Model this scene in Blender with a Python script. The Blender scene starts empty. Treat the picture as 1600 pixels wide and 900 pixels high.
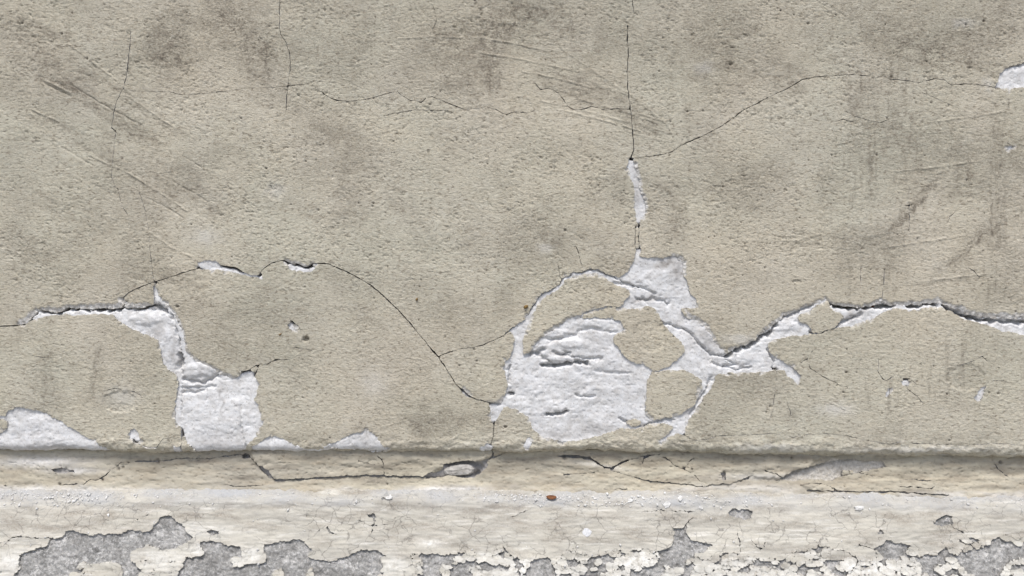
import bpy, math, random
import numpy as np
from mathutils import Vector

# ------------------------------------------------------------------ camera, sky, sun, exposure
SC = bpy.context.scene
COL = SC.collection
S = 0.0015            # metres per unit; one unit is one photo pixel on the wall's face
D = 1256.0            # camera distance from the wall's face, in units
CAMZ = 1.15           # camera height in metres

cam_d = bpy.data.cameras.new('camera')
cam = bpy.data.objects.new('camera', cam_d); COL.objects.link(cam)
cam.location = (0, -D * S, CAMZ); cam.rotation_euler = (math.radians(90), 0, 0)
cam_d.sensor_width = 36; cam_d.lens = 18 * D / 800.0
cam_d.clip_start = 0.01; cam_d.clip_end = 500
SC.camera = cam

SUN_EL, SUN_AZ = 63.0, 10.0       # degrees; azimuth towards the left of the viewer
world = bpy.data.worlds.new('World'); SC.world = world; world.use_nodes = True
wn = world.node_tree; wn.nodes.clear()
wo = wn.nodes.new('ShaderNodeOutputWorld'); wb = wn.nodes.new('ShaderNodeBackground'); ws = wn.nodes.new('ShaderNodeTexSky')
ws.sky_type = 'NISHITA'; ws.sun_disc = False
ws.sun_elevation = math.radians(SUN_EL); ws.sun_rotation = math.radians(180 + SUN_AZ)
ws.air_density = 0.95; ws.dust_density = 3.0; ws.ozone_density = 0.7
wb.inputs['Strength'].default_value = 0.075
wn.links.new(ws.outputs[0], wb.inputs[0]); wn.links.new(wb.outputs[0], wo.inputs[0])

sun_d = bpy.data.lights.new('sun', 'SUN'); sun_d.energy = 1.5; sun_d.angle = math.radians(20); sun_d.color = (1.0, 0.975, 0.93)
sun = bpy.data.objects.new('sun', sun_d); COL.objects.link(sun)
el, az = math.radians(SUN_EL), math.radians(SUN_AZ)
to_sun = Vector((-math.sin(az) * math.cos(el), -math.cos(az) * math.cos(el), math.sin(el)))
sun.rotation_euler = to_sun.to_track_quat('Z', 'Y').to_euler()
sun.location = (0, -3, 6)

vs = SC.view_settings
vs.view_transform = 'Standard'; vs.look = 'None'; vs.gamma = 1.0; vs.use_curve_mapping = False
vs.exposure = 1.06

# ------------------------------------------------------------------ noise
rng = np.random.default_rng(7)
random.seed(7)
_perm = rng.permutation(4096).astype(np.int32)
_ga = rng.random(4096) * 2 * np.pi
_gx = np.cos(_ga).astype(np.float32); _gy = np.sin(_ga).astype(np.float32)
_gv = rng.random(4096).astype(np.float32)

def _h(ix, iy, seed):
    return _perm[(_perm[(ix + seed * 131) & 4095] + iy + seed * 17) & 4095]

def perlin(x, y, seed=0):
    x = np.asarray(x, np.float32); y = np.asarray(y, np.float32)
    fx0 = np.floor(x); fy0 = np.floor(y)
    ix = fx0.astype(np.int32); iy = fy0.astype(np.int32)
    fx = x - fx0; fy = y - fy0
    sx = fx * fx * fx * (fx * (fx * 6 - 15) + 10); sy = fy * fy * fy * (fy * (fy * 6 - 15) + 10)
    def g(a, b):
        k = _h(ix + a, iy + b, seed)
        return _gx[k] * (fx - a) + _gy[k] * (fy - b)
    n0 = g(0, 0); n0 += sx * (g(1, 0) - n0)
    n1 = g(0, 1); n1 += sx * (g(1, 1) - n1)
    return (n0 + sy * (n1 - n0)) * 1.5

def fbm(x, y, seed=0, o=3, lac=2.1, gain=0.5):
    t = 0; a = 1.0
    for k in range(o):
        t = t + a * perlin(x, y, seed + k * 7); x = x * lac; y = y * lac; a *= gain
    return t

def worley(x, y, seed=0):
    """returns F1, F2 - F1 and a random value per cell"""
    x = np.asarray(x, np.float32); y = np.asarray(y, np.float32)
    ix = np.floor(x).astype(np.int32); iy = np.floor(y).astype(np.int32)
    f1 = np.full(x.shape, 9, np.float32); f2 = f1.copy(); idv = np.zeros(x.shape, np.float32)
    for a in (-1, 0, 1):
        for b in (-1, 0, 1):
            k = _h(ix + a, iy + b, seed); k2 = _h(ix + a, iy + b, seed + 3)
            dd = np.hypot(ix + a + _gv[k] - x, iy + b + _gv[k2] - y)
            m = dd < f1
            f2 = np.where(m, f1, np.minimum(f2, dd)); idv = np.where(m, _gv[(k + k2) & 4095], idv); f1 = np.where(m, dd, f1)
    return f1, f2 - f1, idv

def sstep(a, b, x):
    t = np.clip((x - a) / (b - a), 0, 1); return t * t * (3 - 2 * t)

# ------------------------------------------------------------------ sheets: a grid of points on a nominal surface
class Sheet:
    """P0: points in units (x right, d towards the viewer, z up), N: normals, U, V: where the photo shows each point"""
    def __init__(self, x, d, z, nd, nz, U, V):
        self.x, self.d, self.z, self.nd, self.nz, self.U, self.V = [np.asarray(a, np.float32) for a in (x, d, z, nd, nz, U, V)]
        self.shape = self.U.shape
        self.cmin = self.U.min(0); self.cmax = self.U.max(0); self.rmin = self.V.min(1); self.rmax = self.V.max(1)
    def win(self, u0, u1, v0, v1):
        c = np.nonzero((self.cmax >= u0) & (self.cmin <= u1))[0]; r = np.nonzero((self.rmax >= v0) & (self.rmin <= v1))[0]
        if len(c) == 0 or len(r) == 0: return None
        return slice(r[0], r[-1] + 1), slice(c[0], c[-1] + 1)

def seg_dist(px, py, a, b):
    ax, ay = a; bx, by = b; dx, dy = bx - ax, by - ay
    L = dx * dx + dy * dy + 1e-9
    t = np.clip(((px - ax) * dx + (py - ay) * dy) / L, 0, 1)
    return np.hypot(px - ax - t * dx, py - ay - t * dy), t

def line_dist(sh, pts, R, U, V):
    """distance to an open polyline, R far away"""
    out = np.full(sh.shape, R, np.float32)
    for a, b in zip(pts[:-1], pts[1:]):
        w = sh.win(min(a[0], b[0]) - R, max(a[0], b[0]) + R, min(a[1], b[1]) - R, max(a[1], b[1]) + R)
        if w is None: continue
        dd, _ = seg_dist(U[w], V[w], a, b)
        out[w] = np.minimum(out[w], dd)
    return out

def poly_sd(sh, pts, R, U, V):
    """signed distance to a polygon: negative inside"""
    out = np.full(sh.shape, R, np.float32)
    us = [p[0] for p in pts]; vv = [p[1] for p in pts]
    w = sh.win(min(us) - R, max(us) + R, min(vv) - R, max(vv) + R)
    if w is None: return out
    dd = line_dist(sh, pts + pts[:1], R, U, V)[w]
    pu, pv = U[w], V[w]; ins = np.zeros(pu.shape, bool)
    for (ax, ay), (bx, by) in zip(pts, pts[1:] + pts[:1]):
        if ay == by: continue
        c = ((ay > pv) != (by > pv)) & (pu < (bx - ax) * (pv - ay) / (by - ay) + ax)
        ins ^= c
    out[w] = np.where(ins, -dd, dd)
    return out

def components(mask):
    """label connected cells by runs and union-find"""
    H, W = mask.shape; par = []
    def find(a):
        while par[a] != a:
            par[a] = par[par[a]]; a = par[a]
        return a
    prev = []; runs_all = []
    for r in range(H):
        m = np.concatenate(([0], mask[r].astype(np.int8), [0])); df = np.diff(m)
        st = np.nonzero(df == 1)[0]; en = np.nonzero(df == -1)[0]
        cur = []
        for a, b in zip(st, en):
            k = len(par); par.append(k); cur.append((a, b, k)); runs_all.append((r, a, b, k))
        i = j = 0
        while i < len(prev) and j < len(cur):
            pa, pb, pk = prev[i]; ca, cb, ck = cur[j]
            if pa < cb and ca < pb:
                x, y = find(pk), find(ck)
                if x != y: par[max(x, y)] = min(x, y)
            if pb < cb: i += 1
            else: j += 1
        prev = cur
    lab = np.full((H, W), -1, np.int32); ids = {}
    for r, a, b, k in runs_all:
        lab[r, a:b] = ids.setdefault(find(k), len(ids))
    return lab, len(ids)

# ------------------------------------------------------------------ meshes
def mesh_obj(name, co, quads, attrs, mat, parent=None, tris=None, mat_idx=None, smooth=True):
    me = bpy.data.meshes.new(name)
    nv = len(co); nq = len(quads); nt = 0 if tris is None else len(tris)
    me.vertices.add(nv); me.vertices.foreach_set('co', np.ascontiguousarray(co, np.float32).ravel())
    idx = np.asarray(quads, np.int32).ravel()
    st = np.arange(nq, dtype=np.int32) * 4
    if nt:
        idx = np.concatenate((idx, np.asarray(tris, np.int32).ravel())); st = np.concatenate((st, nq * 4 + np.arange(nt, dtype=np.int32) * 3))
    me.loops.add(len(idx)); me.loops.foreach_set('vertex_index', idx)
    me.polygons.add(nq + nt); me.polygons.foreach_set('loop_start', st)
    me.polygons.foreach_set('use_smooth', np.full(nq + nt, smooth))
    for k, v in attrs.items():
        a = me.attributes.new(k, 'FLOAT', 'POINT'); a.data.foreach_set('value', np.ascontiguousarray(v, np.float32))
    me.materials.append(mat)
    me.update(calc_edges=True); me.validate()
    o = bpy.data.objects.new(name, me); COL.objects.link(o)
    if parent: o.parent = parent
    return o

def to_world(x, d, z):
    return np.stack((x * S, -d * S, CAMZ + z * S), -1)

def displaced(sh, h, du=None, dv=None):
    x = sh.x + (0 if du is None else du)
    t = 0 if dv is None else dv                    # dv: a length down the profile
    d = sh.d + sh.nd * h + sh.nz * t
    z = sh.z + sh.nz * h - sh.nd * t
    return to_world(x, d, z)

def grid_quads(cells):
    r, c = np.nonzero(cells); return r, c

def build_sheet(name, sh, cells, h, attrs, mat, parent, back=None, du=None, dv=None):
    """one object from chosen cells; back: heights the cut edges run down to"""
    W = sh.shape[1]
    r, c = np.nonzero(cells)
    if len(r) == 0: return None
    q = np.stack((r * W + c, (r + 1) * W + c, (r + 1) * W + c + 1, r * W + c + 1), 1)
    used = np.unique(q)
    r0, r1 = used.min() // W, used.max() // W
    remap = np.full(sh.shape[0] * W, -1, np.int32); remap[used] = np.arange(len(used))
    co = displaced(sh, h, du, dv).reshape(-1, 3)[used]
    at = {k: v.ravel()[used] for k, v in attrs.items()}
    quads = remap[q]
    if back is not None:
        pad = np.zeros((cells.shape[0] + 2, cells.shape[1] + 2), bool); pad[1:-1, 1:-1] = cells
        ed = []
        m = cells & ~pad[:-2, 1:-1]; rr, cc = np.nonzero(m); m2 = rr > 0; rr, cc = rr[m2], cc[m2]; ed.append(np.stack((rr * W + cc + 1, rr * W + cc), 1)[:, ::-1])
        m = cells & ~pad[2:, 1:-1]; rr, cc = np.nonzero(m); m2 = rr < cells.shape[0] - 1; rr, cc = rr[m2], cc[m2]; ed.append(np.stack(((rr + 1) * W + cc, (rr + 1) * W + cc + 1), 1)[:, ::-1])
        m = cells & ~pad[1:-1, :-2]; rr, cc = np.nonzero(m); m2 = cc > 0; rr, cc = rr[m2], cc[m2]; ed.append(np.stack((rr * W + cc, (rr + 1) * W + cc), 1)[:, ::-1])
        m = cells & ~pad[1:-1, 2:]; rr, cc = np.nonzero(m); m2 = cc < cells.shape[1] - 1; rr, cc = rr[m2], cc[m2]; ed.append(np.stack(((rr + 1) * W + cc + 1, rr * W + cc + 1), 1)[:, ::-1])
        ed = np.concatenate(ed)
        # orient: top edges were reversed above so that all run the same way round
        nt = len(np.nonzero((cells & ~pad[:-2, 1:-1])[1:])[0])
        ed[:nt] = ed[:nt, ::-1]
        if len(ed):
            bv = np.unique(ed)
            n0 = len(used); nb = len(bv)
            rb1 = np.full(sh.shape[0] * W, -1, np.int32); rb1[bv] = n0 + np.arange(nb)          # lip copy (sharp edge)
            rb2 = np.full(sh.shape[0] * W, -1, np.int32); rb2[bv] = n0 + nb + np.arange(nb)     # back copy
            lip = co[remap[bv]]
            bk = displaced(sh, np.minimum(back, h - 0.6), du, dv).reshape(-1, 3)[bv]
            co = np.concatenate((co, lip, bk))
            for k in at:
                e = at[k][remap[bv]]
                if k == 'core': e = np.ones_like(e)
                at[k] = np.concatenate((at[k], e, e))
            sk = np.stack((rb1[ed[:, 0]], rb2[ed[:, 0]], rb2[ed[:, 1]], rb1[ed[:, 1]]), 1)
            quads = np.concatenate((quads, sk))
    return mesh_obj(name, co, quads, at, mat, parent)

def snap(sh, F, inside, cells, level=0.05, lim=2.6, allow_v=None):
    """moves the rim of the kept cells onto the contour of F"""
    gv_i, gu_j = np.gradient(F)
    du_j = np.gradient(sh.U, axis=1); dv_i = np.gradient(sh.V, axis=0)
    gu = gu_j / np.maximum(du_j, 0.2); gv = gv_i / np.maximum(dv_i, 0.2)
    gl = np.hypot(gu, gv) + 1e-6
    cnt = np.zeros(sh.shape, np.int8); any_ = np.zeros(sh.shape, np.int8)
    for a in (0, 1):
        for b in (0, 1):
            cnt[a:sh.shape[0] - 1 + a, b:sh.shape[1] - 1 + b] += cells
    full = np.full(sh.shape, 4, np.int8); full[0] = 2; full[-1] = 2; full[:, 0] = 2; full[:, -1] = 2
    rim = (cnt > 0) & (cnt < full) & (gl > 0.3)
    mv = np.clip(F - level, -lim, lim) * rim
    du = -mv * gu / gl; dv = -mv * gv / gl
    row = np.hypot(np.gradient(sh.d, axis=0), np.gradient(sh.z, axis=0))
    dv = np.clip(dv * row / np.maximum(np.abs(dv_i), 0.2), -3, 3)
    return du.astype(np.float32), dv.astype(np.float32)

# ------------------------------------------------------------------ materials
class NT:
    def __init__(self, name):
        self.m = bpy.data.materials.new(name); self.m.use_nodes = True
        self.t = self.m.node_tree; self.b = self.t.nodes['Principled BSDF']
        self.b.inputs['Roughness'].default_value = 0.92
        self.b.inputs['Specular IOR Level'].default_value = 0.25
        self.tc = self.t.nodes.new('ShaderNodeTexCoord').outputs['Object']
    def link(self, a, b): self.t.links.new(a, b)
    def noise(self, scale, detail=4, rough=0.55, sc=(1, 1, 1), dist=0.0):
        mp = self.t.nodes.new('ShaderNodeMapping'); mp.inputs['Scale'].default_value = sc; self.link(self.tc, mp.inputs[0])
        n = self.t.nodes.new('ShaderNodeTexNoise'); n.inputs['Scale'].default_value = scale; n.inputs['Detail'].default_value = detail
        n.inputs['Roughness'].default_value = rough; n.inputs['Distortion'].default_value = dist
        self.link(mp.outputs[0], n.inputs['Vector']); return n.outputs['Fac']
    def colnoise(self, scale):
        n = self.t.nodes.new('ShaderNodeTexNoise'); n.inputs['Scale'].default_value = scale; n.inputs['Detail'].default_value = 4
        self.link(self.tc, n.inputs['Vector']); return n.outputs['Color']
    def ramp(self, f, p0, p1, c0=(0, 0, 0), c1=(1, 1, 1)):
        r = self.t.nodes.new('ShaderNodeValToRGB'); e = r.color_ramp.elements
        e[0].position = p0; e[1].position = p1; e[0].color = (*c0, 1); e[1].color = (*c1, 1)
        self.link(f, r.inputs[0]); return r.outputs[0]
    def mix(self, f, a, b, mode='MIX'):
        n = self.t.nodes.new('ShaderNodeMix'); n.data_type = 'RGBA'; n.blend_type = mode
        for s, v in ((n.inputs[0], f), (n.inputs[6], a), (n.inputs[7], b)):
            if isinstance(v, (int, float)): s.default_value = v
            elif isinstance(v, tuple): s.default_value = (*v, 1)
            else: self.link(v, s)
        return n.outputs[2]
    def math(self, op, a, b=0.0, clamp=False):
        n = self.t.nodes.new('ShaderNodeMath'); n.operation = op; n.use_clamp = clamp
        for s, v in ((n.inputs[0], a), (n.inputs[1], b)):
            if isinstance(v, (int, float)): s.default_value = v
            else: self.link(v, s)
        return n.outputs[0]
    def attr(self, name):
        a = self.t.nodes.new('ShaderNodeAttribute'); a.attribute_name = name; return a.outputs['Fac']
    def bump(self, hgt, strength=0.5, dist=0.001):
        b = self.t.nodes.new('ShaderNodeBump'); b.inputs['Strength'].default_value = strength; b.inputs['Distance'].default_value = dist
        self.link(hgt, b.inputs['Height']); self.link(b.outputs[0], self.b.inputs['Normal'])
    def done(self, col, rough=None):
        self.link(col, self.b.inputs['Base Color'])
        if rough is not None: self.b.inputs['Roughness'].default_value = rough
        return self.m

def mat_coat():
    n = NT('render_coat_paint')
    base = n.mix(n.ramp(n.noise(2.2, 3), 0.38, 0.64), (0.53, 0.51, 0.415), (0.57, 0.517, 0.41))
    base = n.mix(n.math('MULTIPLY', n.ramp(n.noise(4.5, 4, dist=0.6), 0.42, 0.7), 0.5), base, (0.565, 0.53, 0.455))
    # worn and grimy mottling, a centimetre and less across
    base = n.mix(n.math('MULTIPLY', n.ramp(n.noise(70, 5, 0.65, (0.6, 1, 1.1)), 0.36, 0.66), 0.45), base, (0.40, 0.35, 0.265))
    base = n.mix(n.math('MULTIPLY', n.ramp(n.noise(240, 4, 0.7, (0.7, 1, 1.2)), 0.5, 0.74), 0.6), base, (0.68, 0.65, 0.57))
    base = n.mix(n.math('MULTIPLY', n.ramp(n.noise(190, 4, 0.65, (0.55, 1, 1.2)), 0.54, 0.65), 0.72), base, (0.20, 0.17, 0.13))
    gr = n.math('ADD', n.math('MULTIPLY', n.ramp(n.noise(38, 7, 0.78, (0.8, 1, 1)), 0.38, 0.64), 0.95), n.math('MULTIPLY', n.ramp(n.noise(210, 4, 0.7), 0.38, 0.62), 0.75))
    st = n.math('MULTIPLY', n.attr('stain_shade'), gr, True)
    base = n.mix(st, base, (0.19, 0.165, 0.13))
    base = n.mix(n.attr('pale'), base, (0.70, 0.69, 0.66))
    core = n.mix(n.ramp(n.noise(120, 5, 0.7), 0.35, 0.65), (0.46, 0.43, 0.385), (0.74, 0.73, 0.71))
    base = n.mix(n.attr('core'), base, core)
    n.bump(n.math('ADD', n.noise(300, 4, 0.65, (0.5, 1, 1.2)), n.math('MULTIPLY', n.noise(1100, 3, 0.6), 0.5)), 0.9, 0.0022)
    return n.done(base)

def mat_white():
    n = NT('white_undercoat_plaster')
    base = n.mix(n.ramp(n.noise(14, 4), 0.3, 0.7), (0.65, 0.655, 0.665), (0.735, 0.735, 0.735))
    base = n.mix(n.math('MULTIPLY', n.ramp(n.noise(60, 5, 0.7), 0.42, 0.68), 0.65), base, (0.46, 0.44, 0.415))
    base = n.mix(n.math('MULTIPLY', n.ramp(n.noise(230, 4, 0.65), 0.58, 0.70), 0.75), base, (0.30, 0.275, 0.25))
    st = n.math('MULTIPLY', n.attr('stain_shade'), n.math('ADD', n.math('MULTIPLY', n.noise(90, 5, 0.7), 1.4), 0.2), True)
    base = n.mix(st, base, (0.22, 0.20, 0.18))
    n.bump(n.math('ADD', n.noise(330, 5, 0.65), n.noise(120, 4, 0.6)), 0.45, 0.0012)
    return n.done(base)

def mat_band():
    n = NT('base_band_paint')
    base = n.mix(n.ramp(n.noise(6, 4, 0.6, (0.35, 1, 1)), 0.35, 0.68), (0.51, 0.47, 0.37), (0.42, 0.39, 0.325))
    base = n.mix(n.math('MULTIPLY', n.ramp(n.noise(45, 5, 0.7, (0.3, 1, 1.2)), 0.42, 0.68), 0.7), base, (0.33, 0.28, 0.21))
    base = n.mix(n.math('MULTIPLY', n.ramp(n.noise(220, 4, 0.7, (0.5, 1, 1)), 0.58, 0.74), 0.55), base, (0.22, 0.19, 0.15))
    st = n.math('MULTIPLY', n.attr('stain_shade'), n.math('ADD', n.math('MULTIPLY', n.noise(80, 5, 0.7), 1.4), 0.2), True)
    base = n.mix(st, base, (0.17, 0.15, 0.125))
    base = n.mix(n.math('MULTIPLY', n.attr('pale'), n.math('ADD', n.math('MULTIPLY', n.noise(110, 4, 0.7), 1.4), 0.1), True), base, (0.66, 0.65, 0.64))
    base = n.mix(n.attr('core'), base, (0.45, 0.43, 0.40))
    n.bump(n.math('ADD', n.noise(300, 5, 0.65, (0.5, 1, 1)), n.noise(90, 4, 0.6, (0.4, 1, 1))), 0.55, 0.0015)
    return n.done(base)

def mat_mortar():
    n = NT('grey_band_mortar')
    base = n.mix(n.noise(90, 5, 0.7), (0.22, 0.205, 0.19), (0.58, 0.56, 0.54))
    base = n.mix(n.attr('pale'), base, n.mix(n.ramp(n.noise(150, 5, 0.75), 0.35, 0.65), (0.40, 0.37, 0.32), (0.64, 0.61, 0.56)))
    n.bump(n.noise(260, 5, 0.7), 0.9, 0.002)
    return n.done(base)

def mat_paint():
    n = NT('peeling_cream_paint')
    base = n.mix(n.ramp(n.noise(5, 4, 0.6, (0.5, 1, 1)), 0.35, 0.68), (0.55, 0.525, 0.46), (0.45, 0.43, 0.375))
    base = n.mix(n.math('MULTIPLY', n.ramp(n.noise(30, 6, 0.72, (0.25, 1, 1)), 0.42, 0.66), 0.5), base, (0.33, 0.32, 0.295))
    base = n.mix(n.math('MULTIPLY', n.ramp(n.noise(130, 4, 0.7, (0.10, 1, 1.3)), 0.53, 0.68), 0.6), base, (0.72, 0.705, 0.66))
    base = n.mix(n.math('MULTIPLY', n.ramp(n.noise(260, 4, 0.7), 0.58, 0.74), 0.6), base, (0.27, 0.255, 0.24))
    st = n.math('MULTIPLY', n.attr('stain_shade'), n.math('ADD', n.math('MULTIPLY', n.ramp(n.noise(60, 6, 0.75, (0.35, 1, 1)), 0.3, 0.7), 1.1), n.math('MULTIPLY', n.ramp(n.noise(260, 4, 0.7), 0.4, 0.6), 0.6)), True)
    base = n.mix(n.math('MULTIPLY', st, 0.75), base, (0.27, 0.24, 0.20))
    # hair cracks in the film
    vo = n.t.nodes.new('ShaderNodeTexVoronoi'); vo.feature = 'DISTANCE_TO_EDGE'; vo.inputs['Scale'].default_value = 42
    mp = n.t.nodes.new('ShaderNodeMapping'); mp.inputs['Scale'].default_value = (0.7, 1, 1)
    wv_ = n.mix(0.035, n.tc, n.colnoise(30)); n.link(wv_, mp.inputs[0]); n.link(mp.outputs[0], vo.inputs['Vector'])
    hair = n.math('MULTIPLY', n.ramp(vo.outputs['Distance'], 0.0, 0.04, (1, 1, 1), (0, 0, 0)), n.ramp(n.noise(16, 3, 0.6), 0.46, 0.56))
    base = n.mix(n.math('MULTIPLY', hair, 0.75), base, (0.16, 0.15, 0.135))
    base = n.mix(n.math('MULTIPLY', n.attr('pale'), n.math('ADD', n.math('MULTIPLY', n.noise(140, 5, 0.75), 1.6), -0.15), True), base, (0.40, 0.405, 0.41))
    base = n.mix(n.math('MULTIPLY', n.attr('white'), n.ramp(n.noise(80, 5, 0.7), 0.3, 0.6)), base, (0.71, 0.70, 0.66))
    base = n.mix(n.attr('core'), base, (0.55, 0.53, 0.49))
    n.bump(n.math('ADD', n.noise(420, 4, 0.65), n.noise(110, 5, 0.65, (0.4, 1, 1))), 0.55, 0.0012)
    return n.done(base)

def mat_concrete():
    n = NT('bare_grey_concrete')
    base = n.mix(n.ramp(n.noise(22, 6, 0.75), 0.34, 0.66), (0.21, 0.208, 0.20), (0.47, 0.462, 0.445))
    base = n.mix(n.math('MULTIPLY', n.ramp(n.noise(130, 6, 0.8), 0.5, 0.62), 0.8), base, (0.64, 0.63, 0.62))
    base = n.mix(n.math('MULTIPLY', n.ramp(n.noise(85, 6, 0.8, dist=0.7), 0.52, 0.66), 0.8), base, (0.12, 0.115, 0.11))
    base = n.mix(n.math('MULTIPLY', n.ramp(n.noise(34, 8, 0.8), 0.56, 0.60), n.ramp(n.noise(160, 5, 0.75), 0.38, 0.56)), base, (0.66, 0.65, 0.63))
    base = n.mix(n.math('MULTIPLY', n.ramp(n.noise(20, 6, 0.75), 0.48, 0.64), 0.7), base, (0.18, 0.175, 0.165))
    n.bump(n.math('ADD', n.noise(260, 5, 0.7), n.noise(800, 3, 0.6)), 0.9, 0.002)
    return n.done(base)

def mat_plain(name, c0, c1, scale=200, rough=0.9):
    n = NT(name); base = n.mix(n.ramp(n.noise(scale, 4, 0.6), 0.35, 0.65), c0, c1)
    n.bump(n.noise(scale * 2.0, 3), 0.4, 0.0006)
    return n.done(base, rough)

M_COAT, M_WHITE, M_BAND, M_MORTAR, M_PAINT, M_CONC = mat_coat(), mat_white(), mat_band(), mat_mortar(), mat_paint(), mat_concrete()

# ------------------------------------------------------------------ traced data (photo pixels)
# openings in the render coat where the white undercoat shows
HOLES = [
 # left crack, channel and square patch
 [(36,508),(48,498),(57,486),(66,484),(80,488),(95,488),(103,481),(115,481),(135,483),(145,485),(155,481),(175,483),(190,480),(200,481),
  (215,481),(236,477),(241,473),(239,458),(239,446),(243,443),(246,456),(250,467),(258,474),(264,484),(274,499),(281,511),(286,524),(290,545),(297,559),
  (306,565),(320,571),(335,579),(346,588),(358,592),(368,590),(377,582),(386,579),(395,579),(399,590),(404,600),(403,612),(396,625),(402,631),
  (405,640),(407,650),(411,660),(405,672),(391,691),(382,700),(386,712),(300,713),(305,704),(299,697),(290,685),(283,672),(275,660),(272,640),(275,620),
  (278,598),(275,588),(265,580),(257,570),(252,560),(250,545),(248,530),(240,528),(225,522),(205,515),(190,505),(175,491),(140,491),(115,493),(100,491),(75,494),(55,500)],
 # centre and right
 [(785,525),(795,516),(810,505),(820,498),(828,485),(838,470),(845,460),(858,453),(870,448),(875,440),(882,432),(895,426),(910,423),(925,420),(932,419),
  (945,425),(958,431),(968,433),(978,428),(983,420),(990,408),(992,398),(993,387),(1001,387),(1001,395),(1000,402),(1012,404),(1025,402),(1040,402),(1050,399),
  (1060,402),(1067,410),(1068,425),(1073,440),(1078,455),(1086,465),(1090,475),(1088,482),(1075,482),(1065,480),(1064,485),(1072,495),(1080,500),(1088,502),(1100,510),
  (1110,525),(1120,537),(1128,545),(1134,553),(1142,549),(1155,541),(1168,538),(1178,533),(1188,525),(1200,514),(1210,507),(1218,500),(1226,495),(1240,488),(1255,481),
  (1275,474),(1290,468),(1298,472),(1306,477),(1320,480),(1345,480),(1365,477),(1380,473),(1392,477),(1420,477),(1440,475),(1456,474),(1466,472),(1480,478),(1500,484),
  (1515,492),(1530,495),(1550,497),(1565,496),(1585,498),(1640,500),(1640,528),(1600,524),(1585,520),(1565,517),(1550,510),(1530,505),(1510,500),(1492,491),(1477,482),(1460,479),
  (1440,482),(1420,486),(1402,482),(1388,484),(1368,496),(1350,502),(1330,509),(1308,513),(1300,513),(1284,521),(1270,522),(1250,524),(1225,527),(1210,531),(1200,536),(1202,545),(1205,552),
  (1215,560),(1225,564),(1235,571),(1246,578),(1252,590),(1248,600),(1240,594),(1230,586),(1225,580),(1215,576),(1205,580),(1170,583),(1140,582),(1122,585),
  (1117,590),(1114,600),(1109,610),(1101,620),(1095,630),(1086,643),(1076,655),(1073,668),(1069,681),(1058,678),(1045,683),(1031,693),(1029,691),(1043,678),(1054,666),
  (1045,663),(1030,661),(1015,664),(1000,669),(985,671),(972,668),(960,674),(940,680),(920,686),(900,689),(880,691),(865,688),(850,684),(840,678),(832,672),(829,660),
  (825,652),(815,645),(804,638),(795,636),(787,636),(781,648),(775,657),(770,664),(767,651),(766,640),(764,629),(776,630),(783,629),(790,618),(793,605),(790,590),(787,576),(790,565),
  (797,557),(802,545),(804,530),(802,522),(797,519)],
 # vein under the upright crack
 [(985,247),(990,252),(994,268),(999,283),(1001,300),(1008,312),(1009,325),(1007,338),(1000,343),(1001,352),(997,354),(994,340),(992,325),(991,310),(990,290),(984,270),(979,260),(982,250)],
 [(1554,138),(1562,115),(1575,106),(1590,100),(1602,98),(1630,100),(1630,136),(1602,138),(1575,138)],
 [(-40,645),(8,650),(12,643),(22,637),(35,636),(55,641),(70,645),(90,655),(110,667),(130,680),(150,690),(160,698),(170,707),(168,712),(-40,712),(-40,690),(3,676),(12,668),(10,658)],
 [(209,668),(217,678),(219,688),(212,692),(203,685),(201,677)],
 [(385,714),(394,699),(408,689),(420,681),(437,683),(452,691),(470,698),(500,701),(520,706),(520,714)],
 [(505,699),(528,689),(543,681),(560,675),(577,672),(586,680),(594,692),(604,701),(598,709),(540,705)],
 [(307,417),(308,410),(318,406),(335,407),(346,414),(360,419),(375,424),(388,427),(404,431),(411,430),(410,437),(398,434),(385,431),(372,428),(360,426),(345,422),(328,422),(312,421)],
 [(446,409),(455,411),(465,414),(478,418),(490,415),(493,419),(486,424),(475,426),(463,424),(452,420)],
 [(449,507),(454,504),(459,509),(461,516),(457,518),(452,513)],
 [(1536,603),(1541,603),(1539,612),(1533,625),(1526,629),(1523,622),(1529,612)],
 [(1408,596),(1416,593),(1422,597),(1418,604),(1411,602)], [(1383,612),(1390,607),(1391,615),(1386,622),(1382,620)],
 [(748,704),(750,697),(764,692),(769,697),(767,708),(754,709)], [(818,692),(826,683),(829,690),(826,702),(820,701)],
 [(717,604),(722,607),(731,616),(737,621),(732,622),(722,614)],
 [(1573,232),(1578,227),(1584,228),(1580,234)], [(426,563),(432,561),(436,562),(430,565)],
 [(272,698),(280,696),(283,706),(276,712),(270,706)],
]
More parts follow.
